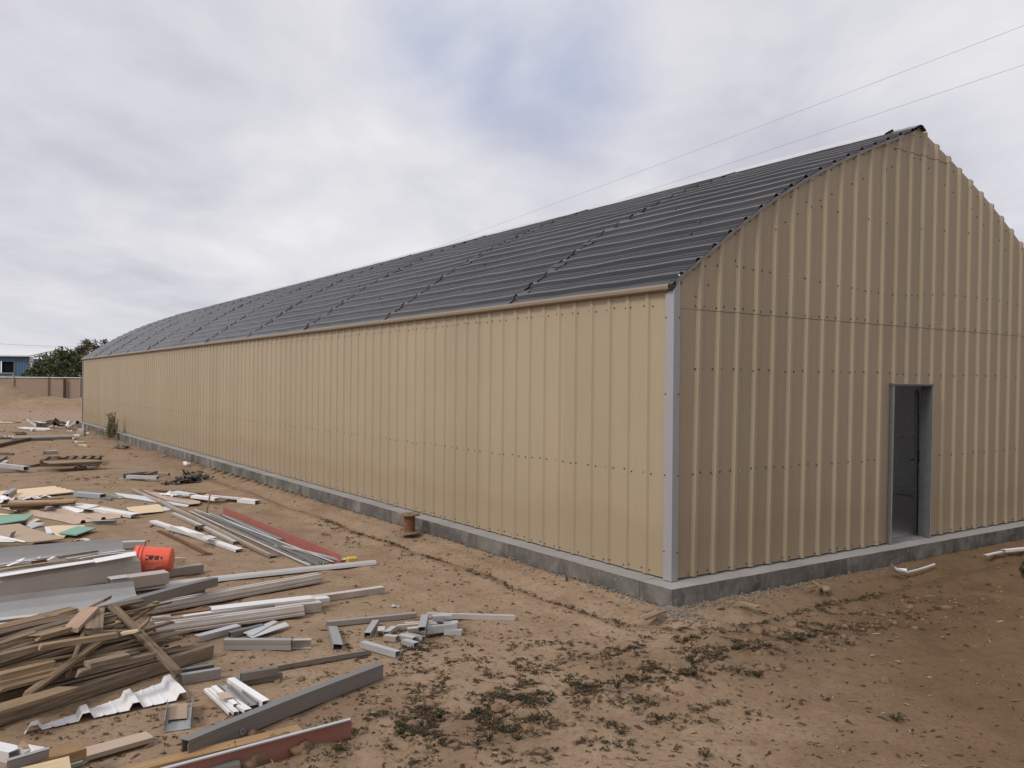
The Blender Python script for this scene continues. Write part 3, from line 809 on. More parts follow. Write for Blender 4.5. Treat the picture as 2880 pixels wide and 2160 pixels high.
mb = MB(); mb.add([(-17, -.5, zt-.08), (.25, -.5, zt-.08), (-1.5, 9, zt+1.), (-17, 9, zt+1.), (-17, -.5, zt+.04), (.25, -.5, zt+.04), (-1.5, 9, zt+1.12), (-17, 9, zt+1.12)], [(0,1,2,3),(4,5,6,7),(0,1,5,4),(1,2,6,5),(2,3,7,6),(3,0,4,7)])
mb.build('roof', M['white'], bw)
mb = MB(); mb.box(.0, .28, -.04, .25, zt - 2.75, zt - .15); mb.box(-.02, .35, -.06, .3, zt-.13, zt-.09); mb.build('corner_board', M['white'], bw)
mb = MB(); mb.add([(.3, .6, zt-2.9), (4.2, .6, zt-2.9), (3.6, 5, zt-1.5), (.3, 5, zt-1.5)], [(0,1,2,3)]); mb.box(.3, 4.1, .8, 5, 0, zt-2.92)
mb.build('lean_to', [M['pale']], bw)
# trees: trunk, limbs and a crown of many small leaf faces in clumps
def leafmat(name, a, b_):
    m, nt, b = newmat(name); oi = noi(nt, coords(nt), .9, 4, .7)
    geo = nt.nodes.new('ShaderNodeNewGeometry')
    c = mixc(nt, rmp(nt, oi, (.35, 0), (.65, 1)), a, b_)
    c = mixc(nt, mth(nt, 'MULTIPLY', geo.outputs['Random Per Island'], .6), c, tuple(x * 1.7 for x in b_))
    nt.links.new(c, b.inputs['Base Color']); b.inputs['Roughness'].default_value = .7; b.inputs['Specular IOR Level'].default_value = .2
    return m
M['leaf'] = leafmat('dark_green_leaves', (.045, .056, .026), (.10, .115, .055))
M['leaf_brown'] = leafmat('brownish_leaves', (.06, .045, .028), (.12, .09, .05))
M['bark'] = plain('bark', (.12, .085, .06), .9)
def tree(name, label, base, blobs, nleaf, size, lm, limbs, group=None, r0=.18):
    rr = random.Random(len(label)); t = empty(name, base); tag(t, label, 'tree', group)
    mb = MB(); tops = [Vector(b[0]) for b in blobs]
    for c in tops[:limbs]:
        k0 = Vector((rr.uniform(-.2, .2), rr.uniform(-.2, .2), 0)); mid = k0.lerp(c, .5) + Vector((rr.uniform(-.4, .4), rr.uniform(-.3, .3), rr.uniform(-.2, .4)))
        mb.tube([k0, k0.lerp(mid, .5) + Vector((0, 0, .1)), mid, mid.lerp(c, .6), c], r0 * .6, 6, r2=r0 * .15)
    mb.build('trunk', M['bark'], t)
    mb = MB(); tot = sum(b[1] * b[2] for b in blobs)
    for (c, rx, rz) in blobs:
        for _ in range(int(nleaf * rx * rz / tot)):
            d = Vector((rr.gauss(0, 1), rr.gauss(0, 1), rr.gauss(0, 1))).normalized(); q = rr.random() ** .4
            n_ = .72 + .55 * mnoise.noise(d * 2.1 + Vector(c)) ; p = Vector(c) + Vector((d.x * rx, d.y * rx, d.z * rz)) * q * n_
            if mnoise.noise(p * 1.1) < -.22: continue
            s = size * rr.uniform(.5, 1.3); u = Vector((rr.gauss(0, 1), rr.gauss(0, 1), rr.gauss(0, .7))).normalized(); v = u.cross(Vector((rr.gauss(0,1), rr.gauss(0,1), rr.gauss(0,1)))).normalized()
            mb.add([p - u*s, p + v*s*.45, p + u*s, p - v*s*.45], [(0, 1, 2, 3)])
    mb.build('crown', lm, t, fixn=False)
    return t
TY = 87.
def tb(px, py, y=TY): p = ray(px, py, y); return (p.x, y, GZ)
def blobs_px(base, L, y=TY):
    out = []
    for (px, py, r) in L:
        p = ray(px, py, y); out.append(((p.x - base[0], R.uniform(-.8, .8), p.z - GZ), r, r * .9))
    return out
b1 = tb(110, 1060); tree('shrub_tree', 'lower dark green bush beside the blue building', b1, blobs_px(b1, [(98, 1050, 1.1), (118, 1032, 1.3), (134, 1012, 1.1), (112, 1054, 1.3), (140, 1035, 1.3), (90, 1060, .9), (125, 1062, 1.3)]), 5200, .15, M['leaf'], 5)
b2 = tb(190, 1060); tree('shrub_tree', 'broad dark green tree in the middle of the far tree clump', b2, blobs_px(b2, [(165, 1005, 1.1), (185, 1000, 1.2), (206, 1000, 1.2), (160, 1030, 1.5), (190, 1030, 1.7), (220, 1025, 1.4), (175, 1055, 1.4), (210, 1052, 1.5), (238, 1015, 1.4), (240, 1045, 1.5)]), 9000, .15, M['leaf'], 6)
b3 = tb(250, 1060, 92); tree('sparse_tree', 'taller thin brownish tree rising behind the building corner', b3, blobs_px(b3, [(236, 966, .8), (250, 972, .9), (268, 970, .8), (284, 962, .55), (243, 985, 1.), (262, 985, 1.0), (275, 980, .7), (230, 990, .7), (238, 1000, .9)], 92), 2400, .14, M['leaf_brown'], 9, r0=.14)
# utility poles and overhead wires
def pole(px, py, y, aw, label):
    p = ray(px, py, y); h = p.z - GZ; t = empty('utility_pole', (p.x, y, GZ)); tag(t, label, 'utility pole', 'poles of the overhead line')
    mb = MB(); mb.tube([(0, 0, 0), (0, 0, h)], .17, 8, r2=.12); mb.build('pole', M['wood_dark'], t)
    mb = MB(); mb.box(-aw, aw, -.2, -.06, h - .75, h - .5); mb.build('crossarm', M['wood_dark'], t)
    for s in (-.9, -.3, .3, .9):
        mb = MB(); mb.tube([(s * aw, -.13, h - .5), (s * aw, -.13, h - .2)], .08, 6); mb.build('insulator', M['galv_dark'], t)
    return Vector((p.x, y - .13, p.z - .2)), aw
PA, awA = pole(110, 995, 190, 1.05, 'small utility pole showing left of the far bushes')
PB, awB = pole(236, 972, 150, 1.35, 'utility pole with crossarm among the far trees')
def wire(label, p, q, sag, r=.008, ext=0.):
    P = []; n = 60
    for k in range(n + 1):
        f = k / n * (1 + ext); v = p.lerp(q, f); v.z -= sag * 4 * f * (1 - f) if f <= 1 else -sag * 4 * f * (f - 1); P.append(v)
    mb = MB(); mb.tube(P, r, 5); o = mb.build('overhead_wire', M['wire'], smooth=True)
    return tag(o, label, 'wire')
wire('upper of two thin overhead wires crossing the sky above the roof', PB + Vector((.9*awB, 0, 0)), ray(2880, 72, 16), 1.6, .0034, .15)
wire('lower of two thin overhead wires crossing the sky above the roof', PB + Vector((.3*awB, 0, 0)), ray(2880, 182, 16), 1.5, .0034, .15)
wire('faint wire running left to the far utility pole', PB + Vector((-.9*awB, 0, 0)), ray(-200, 949, 120), .3, .02)

# ================================================================== SKY, SUN, CAMERA
wd = bpy.data.worlds.new('World'); scene.world = wd; wd.use_nodes = True; nt = wd.node_tree
bg = nt.nodes['Background']; bg.inputs['Strength'].default_value = .1
SUN = Vector((-.58, -.497, .645)).normalized()
sky = nt.nodes.new('ShaderNodeTexSky'); sky.sky_type = 'NISHITA'; sky.sun_disc = False
sky.sun_elevation = math.asin(SUN.z); sky.sun_rotation = math.atan2(SUN.x, SUN.y)
tc = nt.nodes.new('ShaderNodeTexCoord').outputs['Generated']
sp = nt.nodes.new('ShaderNodeSeparateXYZ'); nt.links.new(tc, sp.inputs[0])
zz = mth(nt, 'ADD', mth(nt, 'MAXIMUM', sp.outputs[2], 0), .16)
cb = nt.nodes.new('ShaderNodeCombineXYZ')
nt.links.new(mth(nt, 'DIVIDE', sp.outputs[0], zz), cb.inputs[0]); nt.links.new(mth(nt, 'DIVIDE', sp.outputs[1], zz), cb.inputs[1])
mp = nt.nodes.new('ShaderNodeMapping'); nt.links.new(cb.outputs[0], mp.inputs['Vector']); mp.inputs['Rotation'].default_value = (0, 0, .5); mp.inputs['Scale'].default_value = (1, .62, 1); mp.inputs['Location'].default_value = (3.1, 1.7, 0)
pv = mp.outputs['Vector']
c1 = noi(nt, pv, .75, 5, .52, .25); c2 = noi(nt, pv, 2.1, 6, .55, .3); c3 = noi(nt, pv, .33, 3, .5)
cl = mth(nt, 'ADD', mth(nt, 'MULTIPLY', c1, .50), mth(nt, 'ADD', mth(nt, 'MULTIPLY', c2, .32), mth(nt, 'MULTIPLY', c3, .25)))
cloud = rmp(nt, cl, (.37, (.565, .56, .66)), (.46, (.67, .66, .74)), (.54, (.81, .80, .85)), (.64, (.97, .955, .955)))
def towards(px, py, r0, r1):
    d = (ray(px, py, 1.0) - Vector((0, 0, EYE))).normalized()
    n = nt.nodes.new('ShaderNodeVectorMath'); n.operation = 'DISTANCE'; nt.links.new(tc, n.inputs[0]); n.inputs[1].default_value = d
    return mth(nt, 'SUBTRACT', 1, mth(nt, 'DIVIDE', mth(nt, 'SUBTRACT', n.outputs['Value'], r0), r1 - r0), True)
# open blue gap between clouds
hole = mth(nt, 'MULTIPLY', mth(nt, 'MAXIMUM', mth(nt, 'MAXIMUM', towards(1560, 190, .01, .13), towards(1400, 170, .01, .12)), towards(1230, 130, .01, .11)), rmp(nt, c2, (.45, 1), (.85, .3)))
col = mixc(nt, mth(nt, 'MULTIPLY', hole, .72), cloud, (.31, .40, .66))
# brighter cloud on the sun's side, hazier near the horizon
glow = nt.nodes.new('ShaderNodeVectorMath'); glow.operation = 'DOT_PRODUCT'; nt.links.new(tc, glow.inputs[0]); glow.inputs[1].default_value = SUN
col = mixc(nt, 1.0, col, rmp(nt, glow.outputs['Value'], (-0.0, .93), (.35, .98), (.75, 1.3), (1., 1.6)), 'MULTIPLY')
away = nt.nodes.new('ShaderNodeVectorMath'); away.operation = 'DOT_PRODUCT'; nt.links.new(tc, away.inputs[0]); away.inputs[1].default_value = Vector((.8, -.52, .3)).normalized()
col = mixc(nt, 1.0, col, rmp(nt, away.outputs['Value'], (.18, 1.), (.6, .8)), 'MULTIPLY')   # sky out of view dimmed here to keep the gable wall darker
col = mixc(nt, rmp(nt, sp.outputs[2], (.0, .75), (.09, 0)), col, (.72, .74, .80))
sc10 = nt.nodes.new('ShaderNodeVectorMath'); sc10.operation = 'SCALE'; nt.links.new(col, sc10.inputs[0]); sc10.inputs['Scale'].default_value = 10.
mixed = mixc(nt, .93, sky.outputs[0], sc10.outputs[0])
nt.links.new(mixed, bg.inputs['Color'])
sun = bpy.data.lights.new('sun', 'SUN'); sun.energy = 1.55; sun.angle = math.radians(12); sun.color = (1, .95, .87)
so = bpy.data.objects.new('sun', sun); COL.objects.link(so); so.rotation_euler = SUN.to_track_quat('Z', 'Y').to_euler(); so.location = SUN * 60
cam = bpy.data.cameras.new('camera'); cam.sensor_width = 36; cam.lens = FOC / 2880 * 36; cam.clip_start = .1; cam.clip_end = 3000
co = bpy.data.objects.new('camera', cam); COL.objects.link(co)
co.matrix_world = Matrix(((math.cos(ROLL), -math.sin(ROLL), 0, 0), (0, 0, -1, 0), (math.sin(ROLL), math.cos(ROLL), 0, EYE), (0, 0, 0, 1)))
scene.camera = co
scene.view_settings.view_transform = 'Standard'; scene.view_settings.look = 'None'; scene.view_settings.exposure = 0; scene.view_settings.gamma = 1
scene.cycles.use_denoising = True
scene.cycles.max_bounces = 8

# ================================================================== OFFCUTS AND SCRAP ON THE YARD
G = 'galv'
# ---- far strip beside the building
bar('channel_strip', 'long brown channel trim with pale edge lying across the offcuts', 'metal trim', ql(225, 72), qc(888, 668), p_up(.13, .03), 'brownmetal', .055, seg=20, edge_mat=None, twist=.1)
bar('trim_strip', 'narrow pale strip edging the long brown channel', 'metal trim', ql(168, 72), qc(862, 668), p_box(.013, .05), 'tanwhite', .062, seg=20)
bar('trim_strip', 'dusty white narrow strip passing under the long brown channel', 'metal trim', qc(20, 312), qc(560, 560), p_angle(.06, .04), 'tanwhite', .05, seg=12, bow=.01)
fan = [((205,280),(1335,748),.055,'tanwhite'),((165,297),(1200,765),.06,'tanwhite'),((330,315),(870,540),.045,G),((350,330),(1290,760),.05,'galv_light'),((290,330),(1215,755),.045,G),
       ((425,320),(970,540),.04,'galv_dark'),((450,330),(920,545),.045,G),((390,350),(1400,735),.05,'galv_light'),((230,310),(1270,742),.05,G),((560,385),(960,540),.04,G),
       ((260,300),(1050,650),.045,'galv_light'),((900,590),(1470,718),.05,'galv_light'),((720,540),(1310,745),.05,G),((470,430),(1150,720),.045,'galv_dark'),((500,400),(1360,742),.04,'galv_dark')]
for k, (a, b, w, m) in enumerate(fan):
    w *= .68; pr = [p_down(w, .018), p_flat(w, .004), p_angle(w, .02)][k % 3]; m = 'galv_dark' if k in (3, 8, 12) else m
    bar('metal_strip', 'thin galvanised strip in the fan-shaped bundle between brown channel and red channel', 'metal strip', qc(*a), qc(*b), pr, m, .022 + .010 * (k % 4), group='thin strips in the fan bundle', seg=12, bow=R.uniform(-.01, .02), twist=R.uniform(-.2, .2))
bar('red_channel', 'long faded red steel channel lying beside the fan of thin strips', 'steel channel', qc(455, 264), qc(1472, 682), thin([(.012, 0), (-.004, 0), (0, -.10), (-.05, -.105), (-.05, -.09)], .005), 'redfar', .115, bow=.001, roll=.0, seg=8)
o = bar('yellow_block', 'small yellow plastic block beside the end of the thin strips', 'block', qc(1522, 700), qc(1608, 692), p_box(.10, .075), 'yellow', .09, bev=.01)
crumple('straw_wrapper', 'straw coloured torn wrapper between yellow block and strip ends', 'wrapper', qc(1425, 725), qc(1530, 712), .06, 'wood_pale', .03, .02, 5)
bar('white_trim', 'long bent white flashing with an open end on bare dirt', 'metal trim', ql(475, 545), ql(1755, 970), p_down(.10, .035), 'white', .045, seg=12)
plate('white_sheet', 'wider white flashing piece laid over the long bent one', 'metal sheet', [(*ql(655, 672), .02), (*ql(745, 622), .10), (*ql(890, 640), .10), (*ql(905, 632), .11), (*ql(1245, 748), .11), (*ql(1235, 832), .03)], 'white', t=.004)
bar('white_trim', 'short white cap flashing with dark open end over the long bent one', 'metal trim', ql(1255, 772), ql(1375, 805), p_down(.10, .03), 'white', .10)
crumple('metal_tab', 'bent grey metal tab on the white flashing', 'metal scrap', ql(1240, 800), ql(1300, 840), .08, 'galv_light', .04, .09, 3, 6)
bar('pipe_piece', 'short black plastic pipe piece lying open end forward', 'pipe', ql(1120, 625), ql(1230, 605), p_pipe(.04), 'black', .085)
bar('lath', 'thin rusty brown lath lying on bare dirt behind the orange bucket', 'lath', ql(562, 690), ql(1270, 1022), p_box(.05, .022), 'wood_rust', seg=10, bow=.01)
plate('lath', 'small brown lath end beside the thin rusty lath', 'lath', [ql(1250, 1020), ql(1340, 1018), ql(1355, 1028), ql(1260, 1040)], 'wood_rust', .006, .015)
plate('pale_sheet', 'long pale blue-white sheet lying under the tan sheet and brown channel', 'metal sheet', [ql(-90, 135), ql(170, 165), ql(215, 168), ql(380, 190), ql(640, 240), ql(1025, 307), ql(985, 340), ql(640, 290), ql(240, 228), ql(0, 192)], 'pale', .012, .012)
plate('tan_sheet', 'flat tan wall sheet beside the long brown channel', 'metal sheet', [ql(300, 92), ql(400, 95), ql(640, 150), ql(760, 172), ql(1180, 262), ql(1165, 293), ql(1040, 305), ql(640, 235)], 'beige', .035, .008)
crumple('white_wrapper', 'crumpled white wrapper on the edge of the tan sheet', 'wrapper', ql(640, 150), ql(890, 195), .22, 'paper', .05, .05, 11)
bar('blue_tube', 'bluish steel tube with dark open end lying left of the pale sheet', 'steel tube', qa(660, 255), qa(890, 275), p_tube(.13, .08), 'galv_blue', .09)
bar('steel_channel', 'pale grey channel lying between blue tube and pale sheet', 'steel channel', qa(895, 275), qa(1042, 292), p_up(.10, .04), 'galv_light', .05)
plate('steel_strip', 'short dull grey strip in front of the bluish tube', 'metal strip', [qa(830, 287), qa(880, 284), qa(970, 305), qa(955, 318), qa(840, 298)], 'galv_dark', .006, .03)
bar('lath', 'long dark brown lath farthest back beside the white strips', 'lath', ql(385, 85), ql(1240, 142), p_box(.06, .04), 'wood_rust', .06, seg=10)
bar('lath', 'short pale ended lath beside the long dark brown lath', 'lath', ql(390, 78), ql(495, 84), p_box(.04, .03), 'wood_pink', .09)
bar('lath', 'brown lath lying under the white strips, its right end past them', 'lath', ql(900, 198), ql(1810, 238), p_box(.09, .035), 'wood_brown', .045, seg=8)
bar('lath', 'tan ended brown board in front of the white strips', 'lath', ql(930, 215), ql(1560, 240), p_box(.10, .03), 'wood_tan', .05, seg=8)
bar('white_strip', 'short pale bluish white strip topmost on the brown laths', 'metal strip', ql(785, 117), ql(1070, 152), p_down(.17, .03), 'pale', .14)
bar('white_strip', 'middle white strip with a dark end across the brown laths', 'metal strip', ql(1070, 168), ql(1425, 215), p_down(.11, .05), 'paper', .12)
bar('white_strip', 'long thin white strip behind the other white strips', 'metal strip', ql(1250, 165), ql(1760, 212), p_down(.09, .03), 'white', .09)
bar('white_strip', 'white box strip with dark open end farthest right of the laths', 'metal strip', ql(1765, 218), ql(2030, 250), p_down(.13, .07), 'paper', .08)
stk = at(*ql(1258, 420), 0); bar('stake', 'thin grey stake standing upright beside the strip bundle', 'stake', stk + Vector((0, 0, -.04)), stk + Vector((.05, .04, .30)), p_box(.03, .015), 'wood_grey', ragged=.02)
plate('cream_sheet', 'small cream sheet near the ribbed tan panel end', 'metal sheet', [qa(1090, 393), qa(1362, 362), qa(1385, 375), qa(1415, 425), qa(1215, 447), qa(1110, 415)], 'cream', .02, .006, warp=.015)
plate('white_scrap', 'white scrap poking out from under the small cream sheet', 'metal scrap', [qa(1375, 382), qa(1440, 384), qa(1490, 408), qa(1415, 420)], 'pale', .008, .006)
# ---- left middle
plate('cream_sheet', 'large flat cream panel farthest back at the left edge', 'metal sheet', [qf(-90, 180), qf(860, 90), qf(880, 110), qf(940, 112), qf(955, 128), qf(1020, 130), qf(1035, 146), qf(1100, 147), qf(1110, 162), qf(1160, 168), qf(1150, 182), qf(-90, 312)], 'cream', .03, .02)
bar('steel_tube', 'short square steel tube resting on the large cream panel', 'steel tube', qf(85, 218), qf(220, 128), p_tube(.10, .09), G, .145)
crumple('white_film', 'crumpled white film lying behind the lath stack', 'plastic film', qf(300, 300), qf(480, 292), .25, 'paper', .05, .01, 21)
crumple('white_film', 'larger crumpled white film behind the lath stack, right piece', 'plastic film', qf(480, 300), qf(770, 272), .28, 'paper', .07, .01, 22)
crumple('white_film', 'crumpled white film at the left end of the lath stack', 'plastic film', qf(-40, 350), qf(165, 320), .38, 'paper', .10, .03, 23)
for k, (a, b, w, h, zt, m, l) in enumerate([((160, 328), (1180, 305), .24, .035, .19, 'wood_new', 'light tan top board of the lath stack'), ((40, 385), (1170, 340), .17, .035, .15, 'wood_brown', 'brown board directly under the top board of the lath stack'),
        ((150, 412), (980, 362), .15, .03, .115, 'wood_rust', 'reddish board midway down the lath stack'), ((165, 435), (560, 405), .2, .03, .085, 'wood_tan', 'short tan board sticking out low at the front of the lath stack'), ((250, 425), (1240, 352), .2, .04, .06, 'wood_dark', 'dark bottom board of the lath stack'), ((560, 288), (990, 276), .05, .03, .10, 'wood_tan', 'thin lath lying just behind the lath stack')]):
    bar('board', l, 'board', qf(*a), qf(*b), p_box(w, h), m, zt, seg=8, bow=R.uniform(-.01, .015), ragged=.01)
P = at(*qf(1155, 690), .01); Q = at(*qf(2150, 545), .01); S = at(*qf(-40, 430), .01)
ribbed('ribbed_panel', 'large tan ribbed wall panel lying flat with its end ribs showing', 'wall panel', [P, Q, Q + (S - P), S], [.13, .44, .75, .99], [M['beige']], .01, .045, world=True, nv=10)
plate('white_sheet', 'white bent sheet on the ribbed tan panel, nearer piece', 'metal sheet', [(*qf(925, 388), .10), (*qf(1010, 398), .10), (*qf(1312, 455), .08), (*qf(1285, 490), .07), (*qf(1195, 505), .05), (*qf(920, 425), .06)], 'paper', t=.004)
plate('white_sheet', 'white bent sheet on the ribbed tan panel, farther piece', 'metal sheet', [(*qf(1190, 355), .10), (*qf(1545, 388), .09), (*qf(1552, 412), .06), (*qf(1420, 460), .06), (*qf(1330, 450), .08), (*qf(1040, 385), .09)], 'white', t=.004)
bar('white_trim', 'white rib trim along the far edge of the ribbed tan panel', 'metal trim', qf(1500, 430), qf(2110, 530), p_down(.17, .05), 'paper', .075, seg=6)
bar('steel_channel', 'galvanised channel lying at the ribbed panel end', 'steel channel', qf(1420, 635), qf(1805, 622), p_cam(.09, .06), G, .065)
plate('green_board', 'large green wallboard piece at the left edge, upper', 'wallboard', [qf(-60, 535), qf(517, 533), qf(390, 620), qf(-60, 690)], 'green', .08, .016)
plate('green_board', 'green wallboard piece under the larger one at the left edge', 'wallboard', [qf(-60, 650), qf(395, 630), qf(330, 662), qf(-60, 712)], 'green', .04, .016)
plate('cream_scrap', 'cream scrap below the tip of the large green wallboard', 'scrap', [qf(-60, 512), qf(150, 532), qf(140, 545), qf(-60, 550)], 'cream', .10, .006)
plate('cream_scrap', 'pointed cream scrap right of the green wallboards', 'scrap', [qf(480, 585), qf(627, 610), qf(540, 650), qf(400, 672), qf(450, 620)], 'cream', .035, .01)
plate('lilac_scrap', 'pale lilac metal scrap beside the green wallboards', 'metal scrap', [(*qf(400, 705), .02), (*qf(470, 655), .07), (*qf(692, 662), .05), (*qf(660, 705), .02), (*qf(490, 752), .01)], 'galv_light', t=.004)
plate('white_scrap', 'white scrap under the small cream and green pieces', 'scrap', [qf(695, 725), qf(770, 720), qf(830, 825), qf(720, 830)], 'white', .01, .01)
plate('cream_scrap', 'ragged cream board scrap under the small green wallboard', 'scrap', [qf(765, 715), qf(900, 705), qf(1325, 703), qf(1310, 722), qf(905, 822), qf(1032, 858), qf(992, 886), qf(870, 860), qf(820, 800)], 'cream', .02, .012)
plate('green_board', 'small green wallboard offcut on cream scrap', 'wallboard', [qf(910, 820), qf(1210, 715), qf(1490, 745), qf(1190, 850)], 'green', .045, .016)
plate('tan_sheet', 'large flat tan panel at the left edge in front of green wallboard', 'panel', [qf(-60, 710), qf(300, 675), qf(330, 690), qf(440, 738), qf(1015, 905), qf(550, 958), qf(410, 965), qf(-60, 965)], 'tan', .07, .02)
plate('white_strip', 'white strip lying on the large tan panel, upper', 'metal strip', [qf(-60, 850), qf(0, 862), qf(405, 952), qf(380, 965), qf(-60, 890)], 'paper', .10, .006)
plate('white_strip', 'white strip lying on the large tan panel, lower', 'metal strip', [qf(-60, 895), qf(250, 955), qf(200, 962), qf(-60, 962)], 'white', .095, .005)
crumple('twisted_scrap', 'tiny dark twisted scrap on the large tan panel', 'scrap', qf(170, 890), qf(215, 855), .05, 'screw', .06, .1, 31, 5)
plate('board', 'wide brown board at the left edge under the tan panel', 'board', [qf(-60, 968), qf(545, 965), qf(485, 1005), qf(-60, 1000)], 'wood_brown', .05, .035)
plate('cream_strip', 'cream strip at the left edge in front of the wide brown board', 'strip', [qf(-60, 1028), qf(245, 1024), qf(190, 1052), qf(-60, 1060)], 'cream', .02, .012)
bar('tin_can', 'small silver can lying behind the big grey gutter', 'can', qf(1355, 905), qf(1385, 935), p_pipe(.042, .004), 'galv_light', .09)
crumple('cream_scrap', 'torn yellowish paper scrap left of the small can', 'scrap', qf(1150, 970), qf(1300, 940), .15, 'cream', .05, .006, 33, 8)
big = thin([(.14, .19), (.13, .215), (.10, .17), (.05, .11), (-.02, .05), (-.06, .02), (-.075, .024), (-.11, .0), (-.125, .012)], .004)
big = [[(a, b - .215) for a, b in big[0]]]
bar('gutter_section', 'big dull grey gutter section lying behind the orange bucket', 'gutter', qf(-120, 1105), qf(1920, 922), big, G, .225, seg=10)
bar('steel_tube', 'bright square steel tube poking out beyond the grey gutter', 'steel tube', qf(1905, 958), qf(2262, 946), p_tube(.11, .085), 'galv_light', .1)
# ---- flashing pile with the bucket
beamp = [[(a, b - .235) for a, b in thin([(.13, .215), (.04, .235), (-.01, .20), (-.05, .19), (-.085, .03), (-.07, .0), (-.03, .0)], .004)[0]]]
bar('box_trim', 'big dusty tan box trim running into the orange bucket', 'metal trim', qg(-120, 405), qg(1790, 110), beamp, 'tangrey', .30, seg=12)
bar('white_strip', 'long white strip along the top of the big tan box trim', 'metal strip', qg(-80, 372), qg(1225, 168), p_flat(.13, .004), 'paper', .325, seg=10)
plate('white_strip', 'pinkish white strip reaching into the orange bucket', 'metal strip', [(*qg(1205, 148), .33), (*qg(1755, 48), .34), (*qg(1768, 100), .33), (*qg(1240, 195), .32)], 'paper', t=.004)
bar('trim_angle', 'pale lower angle under the big tan box trim', 'metal trim', qg(-80, 585), qg(1050, 428), p_angle(.05, .06), 'galv_light', .10, seg=8)
plate('bent_flap', 'bent pale flap at the end of the lower angle', 'metal scrap', [(*qg(735, 478), .12), (*qg(1075, 422), .13), (*qg(1165, 398), .14), (*qg(1130, 425), .10), (*qg(840, 510), .05), (*qg(745, 512), .06)], 'galv_light', t=.004)
bar('box_beam', 'grey steel box beam lying in front of the orange bucket', 'steel beam', qg(1412, 400), qg(2160, 302), p_tube(.17, .12, .006), 'galv_dark', .19, bev=.003, mats=[M['tangrey']])
plate('white_sheet', 'pale sheet end on the grey box beam', 'metal sheet', [(*qg(1405, 375), .197), (*qg(1640, 345), .197), (*qg(1660, 385), .197), (*qg(1432, 415), .197)], 'galv_light', t=.003)
bar('steel_channel', 'dark green-grey channel end in the hollow under the tan box trim', 'steel channel', qg(1060, 485), qg(1390, 440), p_cam(.1, .06), 'galv_dark', .07)
# the bucket
c0, c1_ = at(*qa(1200, 838), .215), at(*qa(1462, 845), .205)
bk = empty('bucket', (c0 + c1_) / 2); tag(bk, 'orange plastic bucket lying on its side on the flashing pile', 'bucket')
ax = (c1_ - c0).normalized(); ax = (ax + Vector((0, .12, 0))).normalized(); BLn = .39
yb = Vector((0, 0, 1)).cross(ax).normalized(); zb_ = ax.cross(yb)
bk.matrix_world = Matrix((zb_, -yb, ax)).transposed().to_4x4(); bk.matrix_world.translation = (c0 + c1_) / 2
mb = MB(); h = BLn / 2
mb.lathe([(.0, h), (.120, h), (.130, h-.008), (.132, h-.03), (.146, -h+.10), (.147, -h+.09), (.158, -h+.088), (.160, -h+.074), (.149, -h+.07), (.150, -h+.052), (.160, -h+.05), (.162, -h+.036), (.152, -h+.03), (.153, -h+.006), (.156, -h), (.150, -h), (.146, -h+.01), (.128, h-.012), (.0, h-.014)], 40)
o = mb.build('bucket_body', M['orange'], bk, smooth=True)
def on_bucket(name, polys, mat, off=.0012):
    """Small printed marks wrapped on the bucket's side: x along its length, t across in metres (0 faces the camera side)."""
    mb = MB()
    for poly in polys:
        V = []
        for (x, t) in poly:
            r = .147 + (.132 - .147) * (x + h - .10) / (2 * h - .13) + off; an = A0 + t / r
            V.append((r * math.cos(an), r * math.sin(an), x))
        mb.add(V, [tuple(range(len(V)))])
    o = mb.build(name, mat, bk, fixn=False); return o
A0 = math.pi * .5 - .15       # angle of the side that faces the viewer
M['print_dark'] = plain('dark_print', (.06, .025, .02), .7)
M['print_pale'] = plain('pale_print', (.85, .52, .44), .6)
def rect(x0, x1, t0, t1): return [(x0, t0), (x1, t0), (x1, t1), (x0, t1)]
rr = random.Random(9); dk = []
def blot(x0, x1, t0, t1, n):
    for _ in range(n):
        a, b = rr.uniform(x0, x1 - .008), rr.uniform(t0, t1 - .008); w, hh = rr.uniform(.006, .016), rr.uniform(.006, .016)
        dk.append(rect(a, min(a + w, x1), b, min(b + hh, t1)))
T0 = -.032
dk.append(rect(-.060, -.034, T0 - .028, T0 + .030)); dk.append(rect(-.026, .018, T0 - .016, T0 + .012)); blot(-.030, .024, T0 - .024, T0 + .026, 26); blot(.028, .080, T0 - .02, T0 + .026, 30); blot(.090, .116, T0 - .012, T0 + .018, 10)
on_bucket('dark_marks', dk, M['print_dark'])
T1 = .085; pl = []
for (x0, x1, t0, t1) in ((-.072, .115, T1 - .030, T1 - .025), (-.072, -.067, T1 - .025, T1 + .04), (.110, .115, T1 - .025, T1 + .04)): pl.append(rect(x0, x1, t0, t1))
for k in range(4):
    x = -.066 + k * .021; pl.append([(x, T1 + .028), (x + .011, T1 + .028), (x + .034, T1 - .018), (x + .023, T1 - .018)])
for k in range(3):
    x = .018 + k * .016; pl.append([(x, T1 - .016), (x + .009, T1 - .016), (x + .004 - .012, T1 + .014), (x - .018, T1 + .014)])
on_bucket('pale_emblem', pl, M['print_pale'])
mb = MB(); P = []
for k in range(13):
    t = math.pi * k / 12; P.append((.157 * math.cos(t) , .157 * math.sin(t) * -1.0, -h + .062 + .05 * math.sin(t)))
mb.tube(P, .003, 6); mb.build('wire_handle', M['galv'], bk)
bar('steel_tube', 'grey square tube reaching out right of the orange bucket', 'steel tube', qa(1430, 925), qa(1745, 878), p_tube(.09, .085), G, .1)
bar('white_stick', 'thin cream white stick behind the base of the orange bucket', 'stick', qa(1440, 830), qa(1605, 824), p_box(.035, .035), 'tanwhite', .10)
